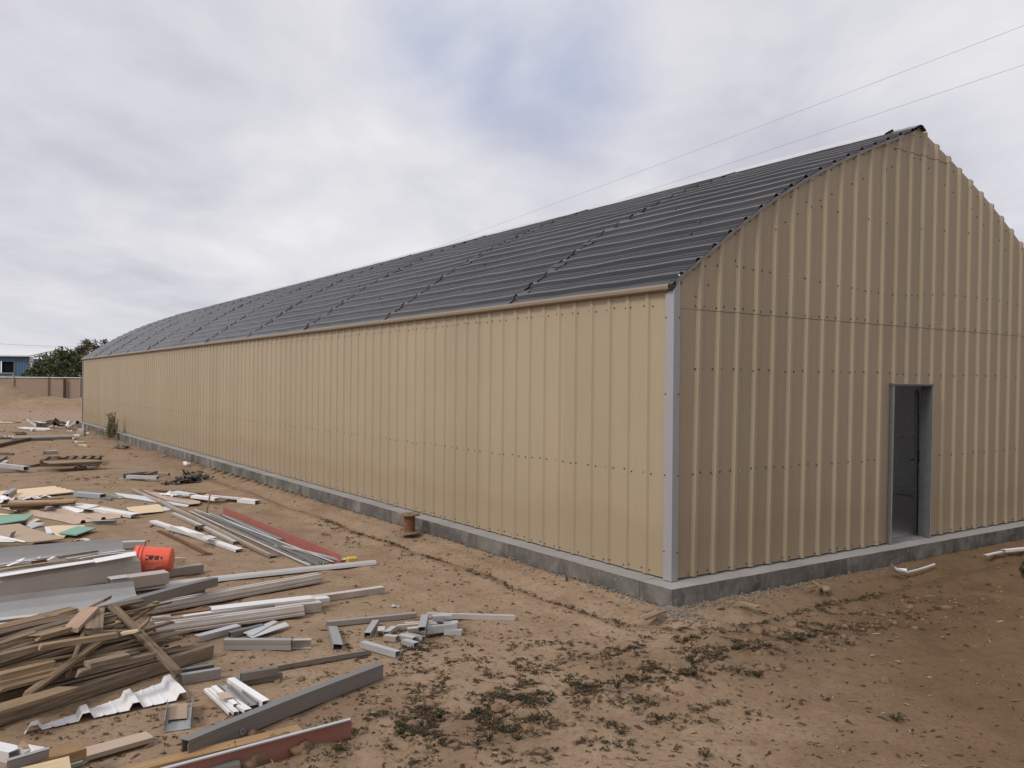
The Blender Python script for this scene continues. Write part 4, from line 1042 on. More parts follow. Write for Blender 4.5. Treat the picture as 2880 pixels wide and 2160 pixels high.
plate('white_scrap', 'white flap showing above the orange bucket', 'scrap', [(*qa(1370, 745), .22), (*qa(1432, 733), .22), (*qa(1445, 752), .2), (*qa(1440, 790), .1), (*qa(1370, 770), .1)], 'pale', t=.004)
plate('white_scrap', 'small white triangular scrap at the base of the orange bucket', 'scrap', [(*qa(1480, 772), .16), (*qa(1492, 780), .16), (*qa(1516, 815), .08), (*qa(1490, 822), .08)], 'paper', t=.004)
# loose strips between the gutter and the box trim
bar('steel_strip', 'wide flat light grey strip slanting up toward the grey gutter', 'metal strip', qg(755, 128), qg(1275, 40), p_flat(.17, .004), 'galv_light', (.17, .22), roll=-.35)
for k, (a, b, w, zt, m, l) in enumerate([((-60, 330), (1210, 140), .07, .16, 'galv_dark', 'dark long strip just behind the box trim'), ((-60, 296), (980, 150), .09, .17, 'wood_tan', 'tan wooden stick behind the dark long strip'), ((-60, 345), (1300, 150), .05, .20, 'tangrey', 'tan grey strip nearest the box trim top'),
        ((860, 140), (1630, 34), .05, .19, 'galv_light', 'thin light strip reaching the gutter end'), ((900, 150), (1720, 48), .06, .16, 'galv_dark', 'dark strip left of the bucket mouth'), ((1000, 150), (1740, 62), .05, .22, 'tanwhite', 'dusty pale strip pointing into the bucket mouth'), ((-60, 225), (800, 95), .10, .12, G, 'wide grey strip along the front of the gutter'), ((-60, 262), (420, 195), .08, .14, 'galv_dark', 'short dark strip at the left edge before the gutter')]):
    bar('metal_strip' if m != 'wood_tan' else 'stick', l, 'strip', qg(*a), qg(*b), p_down(w, .03) if k % 2 else p_flat(w, .01), m, zt, seg=8, bow=R.uniform(-.01, .02))
bar('white_strip', 'thin crooked white strip on the loose pile before the gutter', 'strip', qg(90, 232), qg(480, 165), p_flat(.045, .004), 'paper', .23, bow=.02)
crumple('white_scrap', 'curled white strip end on the loose pile', 'scrap', qg(600, 160), qg(755, 138), .07, 'paper', .05, .24, 41, 8)
crumple('white_scrap', 'small white tag on the thin crooked strip', 'scrap', qg(240, 190), qg(282, 180), .08, 'paper', .05, .24, 42, 5)
crumple('white_scrap', 'small white tag behind the cardboard piece', 'scrap', qg(470, 145), qg(522, 140), .07, 'pale', .05, .24, 43, 5)
plate('cardboard_piece', 'flat brown cardboard piece on the loose strips', 'cardboard', [(*qg(400, 178), .25), (*qg(605, 145), .25), (*qg(615, 178), .2), (*qg(410, 208), .2)], 'cardboard', t=.004)
plate('cream_scrap', 'small cream triangle leaning on the loose strips', 'scrap', [(*qg(978, 132), .27), (*qg(1055, 142), .27), (*qg(1020, 186), .2)], 'cream', t=.006)
plate('light_board', 'short pale board end at the left edge before the long trough', 'board', [qg(-60, 610), qg(150, 590), qg(145, 605), qg(-60, 640)], 'wood_pale', .06, .03)
# big trough
tr = [[(a, b - .20) for a, b in thin([(.13, .19), (.12, .20), (.10, .15), (.04, .085), (-.01, .07), (-.035, .075), (-.05, .066), (-.15, .015), (-.16, .02)], .004)[0]]]
bar('gutter_section', 'big light grey gutter section with wide front lip before the bucket', 'gutter', qg(-120, 700), qg(1772, 460), tr, G, .235, seg=12)
bar('steel_rail', 'long slim shiny steel rail pointing right from under the gutter', 'steel rail', qg(1700, 500), qc(1768, 722), thin([(.05, -.05), (.045, -.008), (.012, -.004), (.0, 0), (-.012, -.002), (-.03, -.022), (-.04, -.05)], .004), 'chrome', .06, seg=10)
bar('steel_channel', 'dark green-grey channel raised on the lumber pile, upper', 'steel channel', qg(1265, 790), (qa(1850, 996)[0], qa(1850, 996)[1]), p_down(.085, .085, .004), 'galv_dark', (.34, .22), mats=[M['galv_dark']])
bar('steel_channel', 'dark green-grey channel just under the raised one', 'steel channel', qa(1080, 1215), qa(1745, 1080), p_down(.085, .085, .004), 'galv_dark', (.17, .12))
dbl = thin([(.06, -.09), (.06, 0), (.03, 0), (.02, -.02), (.005, -.02), (-.005, 0), (-.03, -.002), (-.04, -.03), (-.05, -.03), (-.055, -.045), (-.05, -.06), (-.06, -.065), (-.062, -.085)], .003)
bar('long_trim', 'long dusty tan ribbed trim running under the shiny rail', 'metal trim', qa(1290, 1225), qc(1290, 838), dbl, 'tanwhite', .105, seg=12)
bar('long_trim', 'long dusty white trim rearmost in the white trim stack', 'metal trim', qa(1320, 1345), qc(1835, 950), p_down(.08, .06), 'tanwhite', .07, seg=10)
bar('long_trim', 'thin white trim in the middle of the white trim stack', 'metal trim', qb(1290, 75), qc(1362, 1040), p_down(.09, .035), 'white', .10, seg=8)
bar('long_trim', 'broad white topped trim foremost in the white trim stack', 'metal trim', qb(1340, 112), qc(1140, 1110), dbl, 'tanwhite', .115, seg=8, mats=[M['tanwhite']])
bar('long_trim', 'pinkish white trim lying on top of the white trim stack', 'metal trim', qc(345, 1140), qc(1225, 1040), p_down(.14, .02), 'white', .125, seg=8)
bar('box_trim', 'short tan box trim end right of the white trim stack', 'metal trim', qc(900, 1122), qc(1292, 1078), p_tube(.11, .09), 'tanwhite', .10)
plate('cardboard_piece', 'brown pointed board scrap on the white trim stack', 'board', [(*qc(0, 1190), .19), (*qc(350, 1128), .19), (*qc(352, 1150), .18), (*qc(0, 1200), .18)], 'wood_rust', t=.01)
plate('pink_scrap', 'reddish scrap at the left end of the white trim stack', 'scrap', [(*qb(1310, 55), .2), (*qb(1580, 30), .2), (*qb(1585, 48), .19), (*qb(1310, 72), .19)], 'wood_pink', t=.005)
# left edge, behind the lumber
bar('white_topped_beam', 'white topped dark beam behind the lumber pile, left', 'steel beam', qh(-90, 235), qh(590, 160), p_box(.09, .07), 'tanwhite', .13, mats=[M['tanwhite'], M['galv_dark']], edge_mat=(0, 3))
bar('white_topped_beam', 'white topped dark beam behind the lumber pile, right', 'steel beam', qh(880, 128), qh(1220, 90), p_box(.07, .06), 'tanwhite', .13)
bar('metal_strip', 'pale thin strip behind the lumber pile at the left edge', 'metal strip', qh(-90, 312), qh(850, 212), p_down(.05, .05), 'galv_light', .16)
bar('steel_channel', 'dark steel channel sticking out left of the lumber pile', 'steel channel', qh(-90, 490), qh(365, 400), p_down(.07, .10), 'galv_dark', .24)
# ---- lumber pile
T1_ = at(*qb(1850, 402), 0); T0_ = at(*qb(-420, 1143), 0)
UX = (T1_ - T0_); UX.z = 0; UL = UX.length; UX.normalize(); UV = Vector((-UX.y, UX.x, 0))
o0 = Vector((T1_.x, T1_.y, GZ))
def pile_at(u, v, h): return o0 + UX * u + UV * v + Vector((0, 0, h))
bar('timber', 'heavy grey timber along the front of the lumber pile', 'timber', pile_at(-UL, .07, .105), pile_at(0, .07, .105), p_box(.13, .10), 'wood_grey', seg=14, ragged=.012, bev=.006)
prs = random.Random(42); mats_ = ['wood_grey', 'wood_brown', 'wood_grey', 'wood_brown', 'wood_tan', 'wood_dark', 'wood_grey', 'wood_brown']
for lay in range(11):
    z = .03 + .034 * lay; v0, v1 = (.24 if lay < 3 else .14) + .035 * max(0, lay - 3), 1.30 - .03 * lay
    n = int((v1 - v0) / .072)
    for k in range(n):
        v = v0 + (v1 - v0) * (k + .5) / n + prs.uniform(-.03, .03)
        ue = -.06 - .04 * lay - prs.uniform(0, .45) - .10 * v; ln = prs.uniform(1.3, 3.0); us = max(ue - ln, -UL - .1)
        an = prs.uniform(-.06, .06); dz = prs.uniform(-.012, .02); tilt = prs.uniform(-.03, .04)
        bar('board', 'weathered board lying lengthwise in the lumber pile', 'board', pile_at(us, v - an * ln / 2, z + dz - tilt * .5), pile_at(ue, v + an * ln / 2, z + dz + tilt * .5),
            p_box(prs.choice((.035, .05, .07, .09)) * prs.uniform(.85, 1.15), prs.uniform(.012, .026)), prs.choice(mats_), group='boards stacked lengthwise in the lumber pile', seg=6, ragged=.03, bow=prs.uniform(-.015, .02), roll=prs.uniform(-.3, .3))
for k in range(78):
    if k < 40: v = prs.uniform(.10, .42); z = .085 + (v - .08) * .85 + prs.uniform(0, .03)
    else: v = prs.uniform(.40, 1.15); z = .37 + prs.uniform(-.03, .05) - max(0, v - .8) * .5
    ue = -prs.uniform(.02, .9) - .1 * v; ln = prs.uniform(1.2, 3.0); us = max(ue - ln, -UL - .1); an = prs.uniform(-.09, .09); ti = prs.uniform(-.04, .04)
    bar('board', 'weathered board lying lengthwise in the lumber pile', 'board', pile_at(us, v - an * ln / 2, z - ti), pile_at(ue, v + an * ln / 2, z + ti), p_box(prs.uniform(.03, .065), prs.uniform(.012, .022)), prs.choice(mats_), group='boards stacked lengthwise in the lumber pile', seg=6, ragged=.035, bow=prs.uniform(-.02, .03), roll=prs.uniform(-.35, .35))
def lb(a, b, w, t, zt, m, l, **kw): bar('board', l, 'board', a, b, p_box(w, t), m, zt, ragged=kw.pop('ragged', .015), **kw)
lb(qh(425, 1365), (qg(2010, 712)[0], qg(2010, 712)[1]), .062, .022, (.21, .40), 'wood_tan', 'long tan lath lying diagonally across the top of the lumber pile', seg=10)
lb((qg(1448, 728)[0], qg(1448, 728)[1]), qb(1535, 508), .065, .025, (.47, .12), 'wood_brown', 'long brown lath slanting down the right side of the lumber pile', seg=10)
lb(qh(1440, 70), qh(1040, 1100), .028, .018, (.50, .20), 'wood_grey', 'thin grey splint leaning down across the lumber pile', seg=8, ragged=.03)
lb(qh(1090, 375), qh(1410, 50), .12, .028, (.42, .52), 'wood_pink', 'short pinkish board with ragged end crowning the lumber pile', ragged=.03)
lb(qh(1460, 355), qh(1490, 60), .12, .028, (.42, .50), 'wood_grey', 'short pale grey board with nails crowning the lumber pile', ragged=.02)
lb((qg(920, 880)[0], qg(920, 880)[1]), (qg(1375, 655)[0], qg(1375, 655)[1]), .055, .022, (.38, .52), 'wood_tan', 'splintered light stick pointing up behind the crowning boards', ragged=.05)
lb(qh(585, 150), qh(1210, 188), .05, .028, (.40, .42), 'wood_tan', 'tan stick pointing left from the top of the lumber pile')
lb(qb(750, 165), qb(1235, 160), .04, .025, (.40, .36), 'wood_grey', 'grey stick lying level over the lumber pile')
lb(qb(1190, 152), qb(1278, 68), .04, .02, (.36, .42), 'wood_tan', 'short stick tilted up over the brown slanting lath', ragged=.03)
lb(qb(1020, 185), qb(1200, 152), .03, .02, (.38, .40), 'wood_pale', 'pale splinter tied beside the brown slanting lath', ragged=.03)
lb(qb(-90, 850), qh(1080, 1275), .13, .022, (.22, .20), 'wood_new', 'broad light tan board at the left front of the lumber pile', ragged=.05)
lb(qh(-90, 1190), qh(965, 940), .12, .022, (.27, .25), 'wood_new', 'second light tan board behind the front one, left of the pile', ragged=.05)
lb(qh(-90, 1290), qh(880, 1040), .13, .022, (.25, .24), 'wood_tan', 'tan board between the two light boards at the pile front', ragged=.04)
lb(qh(-90, 1090), qh(820, 870), .07, .05, (.31, .29), 'wood_tan', 'narrow tan board above the light boards, left of the pile', ragged=.02)
lb(qh(530, 490), qh(1050, 345), .08, .03, (.44, .43), 'wood_tan', 'tan board with pointed left end on the upper left of the pile', ragged=.05)
lb(qh(-60, 610), qh(530, 415), .06, .035, (.40, .42), 'wood_tan', 'bent tan board at the upper left of the lumber pile', ragged=.02)
lb(qh(610, 625), qh(1840, 430), .06, .035, (.42, .40), 'wood_tan', 'long tan stick lying near the top front of the lumber pile', seg=8)
lb(qh(10, 385), qh(640, 300), .07, .03, (.34, .33), 'wood_pale', 'pale yellow board low behind the left of the lumber pile', ragged=.02)
lb(qh(-80, 790), qh(610, 620), .06, .04, (.39, .40), 'wood_grey', 'grey brown stick in the upper left of the lumber pile', ragged=.02)
lb(qh(1210, 1030), qh(2350, 760), .06, .035, (.30, .28), 'wood_grey', 'pale grey board with broken left end on the pile front', seg=8, ragged=.05)
lb(qh(1370, 900), qh(1960, 760), .09, .03, (.33, .32), 'wood_grey', 'broad grey board with notched left end on the pile front', ragged=.03)
crumple('yellow_tag', 'torn yellow tape on the end of the long diagonal lath', 'tape', (qg(1985, 722)[0], qg(1985, 722)[1]), (qg(2045, 712)[0], qg(2045, 712)[1]), .06, 'yellow', .02, .40, 55, 5)
# ---- scattered tube offcuts
tubes = [((140, 240), (205, 440), .078, .055, None, G, 'square tube offcut standing apart left of the scattered heap'), ((620, 170), (525, 313), .06, .045, None, G, 'square tube offcut slanting toward the camera, left of the heap'),
    ((685, 243), (678, 292), .06, .03, None, 'tanwhite', None), ((830, 238), (735, 302), .06, .012, .05, 'galv_light', None), ((1165, 108), (1130, 247), .065, .05, (.15, .13), G, 'square tube offcut lying on top of the heap'),
    ((478, 408), (868, 518), .06, .05, None, 'galv_light', 'longer square tube offcut in front of the heap'), ((722, 335), (858, 350), .06, .045, None, 'tanwhite', None), ((888, 330), (1050, 362), .055, .045, None, 'galv_light', None), ((945, 315), (1155, 352), .055, .04, None, 'galv_light', None),
    ((935, 385), (1070, 423), .06, .045, None, 'galv_light', None), ((1382, 278), (1575, 280), .07, .045, None, 'galv_light', 'square tube offcut at the right end of the heap'), ((1212, 270), (1435, 243), .065, .045, .06, 'galv_light', None), ((1178, 245), (1510, 212), .065, .06, .09, 'galv_light', None),
    ((968, 262), (1105, 250), .05, .04, None, 'tanwhite', None), ((862, 230), (1105, 212), .05, .025, None, 'tanwhite', None), ((945, 205), (1350, 178), .045, .025, .04, 'tanwhite', None), ((1248, 122), (1460, 112), .08, .05, .11, 'galv_light', 'wide tube offcut at the back of the heap'), ((1375, 200), (1532, 190), .06, .04, .07, 'galv_light', None), ((1170, 215), (1290, 200), .08, .01, .09, 'galv_light', None)]
for k, (a, b, w, h_, zt, m, l) in enumerate(tubes):
    pr = p_tube(w, h_) if h_ > .03 else p_down(w, h_ + .015, .003)
    bar('tube_offcut', l or 'short steel tube offcut among the weeds in the scattered heap', 'tube offcut', qk(*a), qk(*b), pr, m, zt, group=None if l else 'short tube offcuts in the scattered heap', roll=R.uniform(-.12, .12), seg=2)
plate('steel_scrap', 'pointed thin sheet scrap at the back right of the heap', 'metal scrap', [(*qk(1360, 138), .12), (*qk(1480, 165), .08), (*qk(1475, 185), .05), (*qk(1385, 200), .05)], 'galv_light', t=.003)
bar('long_tube', 'long thin steel tube lying left of the scattered heap', 'steel tube', qk(82, 188), qk(1066, 90), p_tube(.05, .045), G, seg=4)
bar('long_tube', 'long thin shiny tube lying behind and right of the scattered heap', 'steel tube', qk(1190, 92), qk(2160, 122), p_tube(.045, .045), 'chrome', seg=4)
bar('steel_strip', 'flat grey strip with pointed left end right of the lumber pile', 'metal strip', qd(160, 190), qd(412, 124), p_angle(.075, .05), 'galv_light', .06)
bar('steel_tube', 'dark square tube beside the pointed grey strip', 'steel tube', qd(360, 168), qd(565, 120), p_tube(.05, .05), 'galv_dark', .06)
plate('flat_sheet', 'flat light grey sheet leaning by the dark square tube', 'metal sheet', [(*qd(440, 172), .04), (*qd(625, 97), .06), (*qd(655, 103), .06), (*qd(500, 190), .03)], 'galv_light', t=.003)
plate('flat_sheet', 'flat light grey sheet nearest the long grey channel', 'metal sheet', [(*qd(462, 186), .03), (*qd(660, 120), .045), (*qd(700, 106), .05), (*qd(722, 128), .03), (*qd(500, 204), .02)], 'galv_light', t=.003)
bar('steel_channel', 'long grey channel lying level right of the lumber pile', 'steel channel', qd(330, 212), qd(738, 214), thin([(.03, -.08), (.03, 0), (-.03, 0), (-.03, -.03), (-.026, -.034), (-.03, -.08)], .004), G, .085)
bar('steel_channel', 'short dull channel at the right end of the long grey one', 'steel channel', qd(738, 216), qd(858, 212), p_cam(.05, .07), 'tangrey', .07)
bar('steel_channel', 'shorter galvanised channel beside the front timber, rear', 'steel channel', qd(35, 402), qd(268, 362), p_cam(.04, .065), 'galv_dark', .07)
bar('steel_channel', 'shorter galvanised channel beside the front timber, front', 'steel channel', qd(60, 428), qd(302, 388), p_down(.045, .07), G, .075)
bar('steel_tube', 'dark tube offcut stacked on another by the thin rail', 'steel tube', qd(430, 418), qd(652, 380), p_tube(.045, .055), 'galv_dark', .105)
bar('steel_tube', 'dark tube offcut under the stacked one by the thin rail', 'steel tube', qd(395, 455), qd(678, 412), p_tube(.05, .05), 'galv_dark', .055)
bar('thin_rail', 'thin dark rail running right from the stacked tube offcuts', 'steel rail', qd(640, 384), qd(1222, 282), p_up(.035, .02), 'galv_dark', .03, seg=6)
bar('white_post', 'short white box tube lying among the white strips', 'post', qd(365, 446), qd(580, 586), p_tube(.052, .05), 'paper', .06)
for k, (a, b, w, zt, m, l) in enumerate([((215, 512), (370, 655), .03, .03, 'paper', 'white strip at the left of the small strip bundle'), ((240, 508), (400, 655), .035, .045, 'white', 'white strip second from left in the small strip bundle'), ((262, 495), (395, 605), .03, .065, 'paper', 'thin white strip crossing under the tan tag'), ((365, 575), (470, 640), .05, .05, 'paper', 'broader white strip in the near half of the small bundle')]):
    bar('white_strip', l, 'metal strip', qd(*a), qd(*b), p_down(w, .02), m, zt)
bar('steel_strip', 'bent grey strip in the small bundle, left', 'metal strip', qd(318, 480), qd(455, 605), p_up(.06, .02), 'galv_dark', .055, mats=[M['galv']])
bar('steel_strip', 'bent grey strip in the small bundle, beside the white box tube', 'metal strip', qd(372, 492), qd(498, 598), p_up(.06, .02), 'galv', .05)
plate('tan_tag', 'tan offcut lying on the small strip bundle', 'scrap', [(*qd(275, 540), .075), (*qd(345, 530), .075), (*qd(385, 565), .075), (*qd(310, 578), .075)], 'beige', t=.003)
bar('steel_channel', 'short open channel lying beside the white corrugated sheet', 'steel channel', qb(1555, 745), qb(1535, 930), p_up(.155, .07), G, .075)
pl_ = plate('dirt_filled_tag', 'tan dirty sheet lying in the short open channel', 'sheet', [(*qb(1470, 800), .018), (*qb(1620, 790), .018), (*qb(1615, 920), .018), (*qb(1455, 935), .018)], 'tan', t=.002)
# foreground long steel
pur = thin([(-.033, -.128), (.033, -.128), (.033, 0), (-.033, 0), (-.033, -.028), (-.026, -.032), (-.026, -.125)], .005)
bm_ = bar('steel_purlin', 'long thick dark grey steel purlin in the foreground', 'steel beam', qd(84, 828), qd(1280, 352), p_box(.066, .002), 'galv_dark', .15, seg=4)
bpy.data.objects.remove(bm_)
p0, p1 = at(*qd(86, 822), .114), at(*qd(1278, 358), .114)
pr = [[(-.034, -.108), (.034, -.108), (.034, 0), (-.034, 0), (-.034, -.026), (-.029, -.030), (-.031, -.038)], ]
inn = [[(-.028, -.103), (.029, -.103), (.029, -.005), (-.029, -.005), (-.029, -.026), (-.024, -.030), (-.026, -.038)]]
bm_ = bar('steel_purlin', 'long thick dark grey steel purlin in the foreground', 'steel beam', p0, p1, [pr[0], inn[0]], 'galv_dark', seg=6, mats=[M['galv_dark']])
rg = MB(); n = 20; V = []; F = []
for k in range(n):
    t = 2 * math.pi * k / n
    for rr_, yy in ((.013, -.0375), (.020, -.0375), (.013, -.041), (.020, -.041)): V.append((rr_ * math.cos(t), yy, rr_ * math.sin(t)))
for k in range(n):
    a, b = 4*k, 4*((k+1) % n); F += [(a+2, b+2, b+3, a+3), (a, a+2, b+2, b)[::-1], (a+1, b+1, b+3, a+3)]
rg.add(V, F); wo = rg.build('washer_ring', M['galv_light'], bm_); wo.location = (-(p1-p0).length * .27, .002, -.075)
bar('plank', 'orange brown plank lying behind the foreground purlin', 'plank', (342-30, 2175), (845, 2046), p_box(.10, .03), 'wood_rust', .035, mats=[M['osb']])
bar('red_channel', 'red steel channel in the foreground partly buried in dirt', 'steel channel', qd(-60, 1008), qd(1097, 697), thin([(.012, 0), (-.004, 0), (0, -.135), (-.075, -.14), (-.075, -.115)], .006), 'red', .15, bow=.001, twist=.001)
bar('metal_strip', 'pale strip along the top edge of the foreground red channel', 'metal strip', qd(-60, 1002), qd(1096, 696), p_box(.026, .008), 'galv_light', .16, bow=.001, twist=.001)
bar('steel_scrap', 'small grey ribbed scrap in front of the foreground red channel', 'metal scrap', qd(150, 990), qd(412, 940), thin([(.05, 0), (.02, .0), (.015, -.02), (-.015, -.02), (-.02, 0), (-.06, -.01), (-.065, -.06)], .003), 'galv_dark', .10)
# white corrugated sheet
ribbed('white_corrugated_sheet', 'white corrugated sheet offcut tapering to a point in the foreground', 'metal sheet', [(*qb(205, 1058), .01), (*qb(1625, 738), .02), (*qb(1478, 590), .02), (*qb(218, 1030), .01)], [.055, .355, .66, .965], [M['paper']], .01, .042, (.048, .024), nv=5)
# bottom left corner
plate('tan_board', 'long tan board offcut right of the brown block', 'board', [qi(1160, 880), qi(2060, 645), qi(2165, 715), qi(2155, 735), qi(1190, 1000)], 'beige', .02, .028, warp=.004)
plate('brown_block', 'brown strand board slab on the scrap at the bottom left', 'board', [(*qi(640, 905), .11), (*qi(1045, 782), .11), (*qi(1225, 878), .11), (*qi(760, 1010), .11), (*qi(250, 1145), .10), (*qi(120, 1180), .10)], 'osb', t=.06)
plate('green_board', 'small green wallboard end under the brown slab', 'wallboard', [qi(985, 1065), qi(1190, 1000), qi(1172, 1060), qi(1000, 1112)], 'green', .015, .02)
plate('light_board', 'pale plywood piece at the bottom left edge of the yard', 'board', [(*qi(180, 1180), .15), (*qi(975, 985), .16), (*qi(1010, 1190), .10), (*qi(160, 1290), .10)], 'wood_pale', t=.018)
bar('steel_angle', 'grey steel angle leaning at the bottom left', 'steel angle', qi(98, 1035), qi(690, 862), thin([(.004, 0), (-.012, -.004), (-.004, -.012), (.0, -.085), (-.06, -.105)], .004), 'galv', .22)
bar('white_box_tube', 'white box tube with hollow end at the left edge, bottom', 'tube', qi(-160, 810), qi(225, 895), p_tube(.085, .06), 'white', .20)
plate('paper_sheet', 'white paper sheet beside the hollow white tube', 'paper', [(*qi(240, 860), .2), (*qi(440, 880), .2), (*qi(415, 945), .17), (*qi(285, 975), .16)], 'paper', t=.002)
plate('paper_sheet', 'white paper sheet behind the grey steel angle', 'paper', [(*qi(400, 820), .17), (*qi(640, 862), .17), (*qi(520, 935), .14), (*qi(425, 950), .14)], 'paper', t=.002)
plate('cardboard_piece', 'brown triangular cardboard tip between the white papers', 'cardboard', [(*qi(322, 752), .24), (*qi(422, 862), .21), (*qi(240, 855), .21)], 'cardboard', t=.003)
# ---- far yard, upper left
pa = [at(*qj(690, 940), .0), at(*qj(1710, 915), .0)]
pc = (pa[0] + pa[1]) / 2; pu = (pa[1] - pa[0]); pl_l = pu.length; pt = empty('pallet', (pc.x, pc.y, GZ), math.atan2(pu.y, pu.x)); tag(pt, 'old wooden pallet with a loose plywood top in the far yard', 'pallet')
for y in (-.05, .5, 1.05):
    mb = MB(); mb.box(-pl_l/2, pl_l/2, y - .03, y + .03, .03, .17); mb.build('stringer', M['wood_dark'], pt)
for k in range(7):
    x = -pl_l/2 + .06 + (pl_l - .12) * k / 6; mb = MB(); mb.box(x - .05, x + .05, -.09, 1.1, .172, .195); mb.build('deck_board', M['wood_grey'], pt)
for k in range(3):
    x = -pl_l/2 + .06 + (pl_l - .12) * k / 2; mb = MB(); mb.box(x - .06, x + .06, -.09, 1.1, .004, .028); mb.build('bottom_board', M['wood_brown'], pt)
plate('plywood_sheet', 'thin brown plywood sheet lying on the old pallet', 'plywood', [qj(740, 842), qj(1100, 816), qj(1440, 808), qj(1785, 822), qj(1780, 838), qj(1100, 872), qj(870, 880)], 'wood_tan', .20, .02)
crumple('dark_cloth', 'dark rag lying on the far edge of the old pallet', 'rag', qj(880, 808), qj(1110, 795), .3, 'wood_dark', .08, .2, 61, 8)
bar('board', 'loose dark board along the back of the old pallet', 'board', qj(700, 828), qj(1440, 798), p_box(.12, .03), 'wood_dark', .23)
for l, n_, a, b, pr, m, zt in [
    ('small dark bar lying left of the old pallet', 'steel_bar', (500, 912), (665, 882), p_box(.08, .06), 'galv_dark', None),
    ('silver channel at the left edge near the pallet, upper', 'steel_channel', (-80, 868), (452, 935), p_tube(.12, .09), 'galv_light', .16),
    ('silver channel at the left edge near the pallet, lower', 'steel_channel', (-80, 990), (458, 962), p_up(.14, .07), 'galv_light', .08),
    ('short bright metal piece above the silver channels', 'metal_scrap', (55, 868), (115, 825), p_tube(.1, .08), 'galv_light', .09),
    ('short pinkish board at the left edge of the far yard', 'board', (-20, 805), (75, 745), p_box(.16, .04), 'wood_pink', .08),
    ('short grey tube alone on the dirt behind the pallet', 'steel_tube', (770, 668), (985, 655), p_tube(.15, .10), 'galv_light', .11),
    ('dark pole slanting in from the left edge of the far yard', 'pole', (-80, 555), (515, 432), p_box(.12, .10), 'wood_dark', .12),
    ('long grey pipe leading to the white jug in the far yard', 'pipe', (200, 418), (1275, 385), p_pipe(.075), 'galv', .17),
    ('white pipe end between grey pipe and white jug', 'pipe', (1265, 380), (1360, 376), p_pipe(.09), 'paper', .2),
    ('dark hose end left of the long grey pipe', 'pipe', (-80, 418), (330, 415), p_pipe(.05), 'black', .12),
    ('upright white pipe of the two by the building corner', 'white_pipe', (1155, 235), (1185, 142), p_pipe(.08), 'paper', (.12, .35)),
    ('slanting white pipe of the two by the building corner', 'white_pipe', (1185, 232), (1340, 140), p_pipe(.08), 'tanwhite', (.12, .45)),
    ('thin pale stick in the far yard near the building wall', 'stick', (1370, 538), (1505, 565), p_box(.07, .05), 'wood_pale', None),
    ('pale thin board far back at the left edge', 'board', (-80, 158), (240, 168), p_box(.2, .04), 'wood_pale', .06),
    ('thin brown branch far back at the left edge', 'branch', (60, 150), (360, 165), p_box(.07, .05), 'wood_dark', .07),
    ('short pale strip at the left edge of the far yard', 'strip', (-80, 300), (85, 300), p_box(.16, .05), 'tanwhite', .08),
    ('thin black twig on the dirt in front of the grey pipe', 'twig', (440, 478), (925, 470), p_box(.04, .03), 'wood_dark', .05),
    ('dark green stick at the left edge of the far yard', 'stick', (-80, 690), (235, 705), p_box(.06, .05), 'wood_dark', .07)]:
    bar(n_, l, n_.split('_')[-1], qj(*a), qj(*b), pr, m, zt, seg=4)
crumple('white_film', 'white film strip lying beside the dark hose end', 'plastic film', qj(-60, 440), qj(225, 432), .45, 'paper', .08, .02, 71)
def curve_wire(name, label, cat, pts, r, mat):
    mb = MB(); mb.tube([at(*p[:2], p[2]) for p in pts], r, 6); tag(mb.build(name, M[mat], smooth=True), label, cat)
curve_wire('bent_rod', 'bent dark rod lying in a loop behind the grey pipe', 'rod', [(*qj(225, 345), .03), (*qj(300, 348), .06), (*qj(410, 350), .06), (*qj(450, 362), .03), (*qj(400, 375), .03), (*qj(270, 378), .03)], .03, 'wood_dark')
# white jug at the pipe end
jp = at(*qj(1412, 415), 0); jt = empty('white_jug', (jp.x, jp.y, GZ)); tag(jt, 'white plastic jug with a spout at the end of the grey pipe', 'jug'); jt.scale = (.62, .62, .62)
mb = MB(); mb.box(-.26, .22, -.15, .15, .02, .42); mb.box(-.2, .18, -.12, .12, .421, .50); bevel(mb.build('jug_body', M['tanwhite'], jt), .05, 3)
mb = MB(); mb.tube([(.10, 0, .5), (.10, 0, .58), (.07, 0, .78)], .035, 8); mb.build('spout', M['paper'], jt)
mb = MB(); mb.tube([(.22, 0, .2), (.34, 0, .22), (.46, 0, .2)], .05, 8); mb.build('neck', M['paper'], jt)
# far junk heap
jb = at(*qj(640, 262), 0); t = empty('junk_box', (jb.x, jb.y, GZ), .25); tag(t, 'broken white open box in the far scrap heap', 'box'); t.scale = (.5, .5, .5)
mb = MB(); mb.add([(-.95, .1, .75), (-.75, .15, .8), (.0, -.25, .02), (.02, -.3, .32), (-.75, .0, .75)], [(0, 4, 3, 2), (0, 1, 4)]); mb.build('lid', M['paper'], t)
mb = MB(); mb.box(.0, .35, -.3, -.25, .02, .42); mb.box(.3, .9, -.25, -.2, .02, .4); mb.box(.0, .05, -.25, .3, .02, .42); mb.build('side', M['wood_dark'], t)
mb = MB(); mb.add([(-.5, .3, .62), (.3, .2, .55), (.95, -.1, .42), (.2, -.15, .44)], [(0, 1, 2, 3)]); mb.build('flap', M['galv_light'], t)
plate('pale_sheet', 'long pale board in front of the broken white box', 'board', [qj(300, 258), qj(430, 248), qj(860, 268), qj(850, 292), qj(620, 292), qj(400, 278)], 'pale', .03, .03)
plate('pale_sheet', 'short pinkish board end before the broken white box', 'board', [qj(670, 300), qj(940, 285), qj(900, 298), qj(740, 312)], 'tanwhite', .02, .03)
crumple('dark_heap', 'dark rags and branches right of the broken white box', 'rags', qj(760, 235), qj(1010, 205), .9, 'wood_dark', .35, .02, 77, 10)
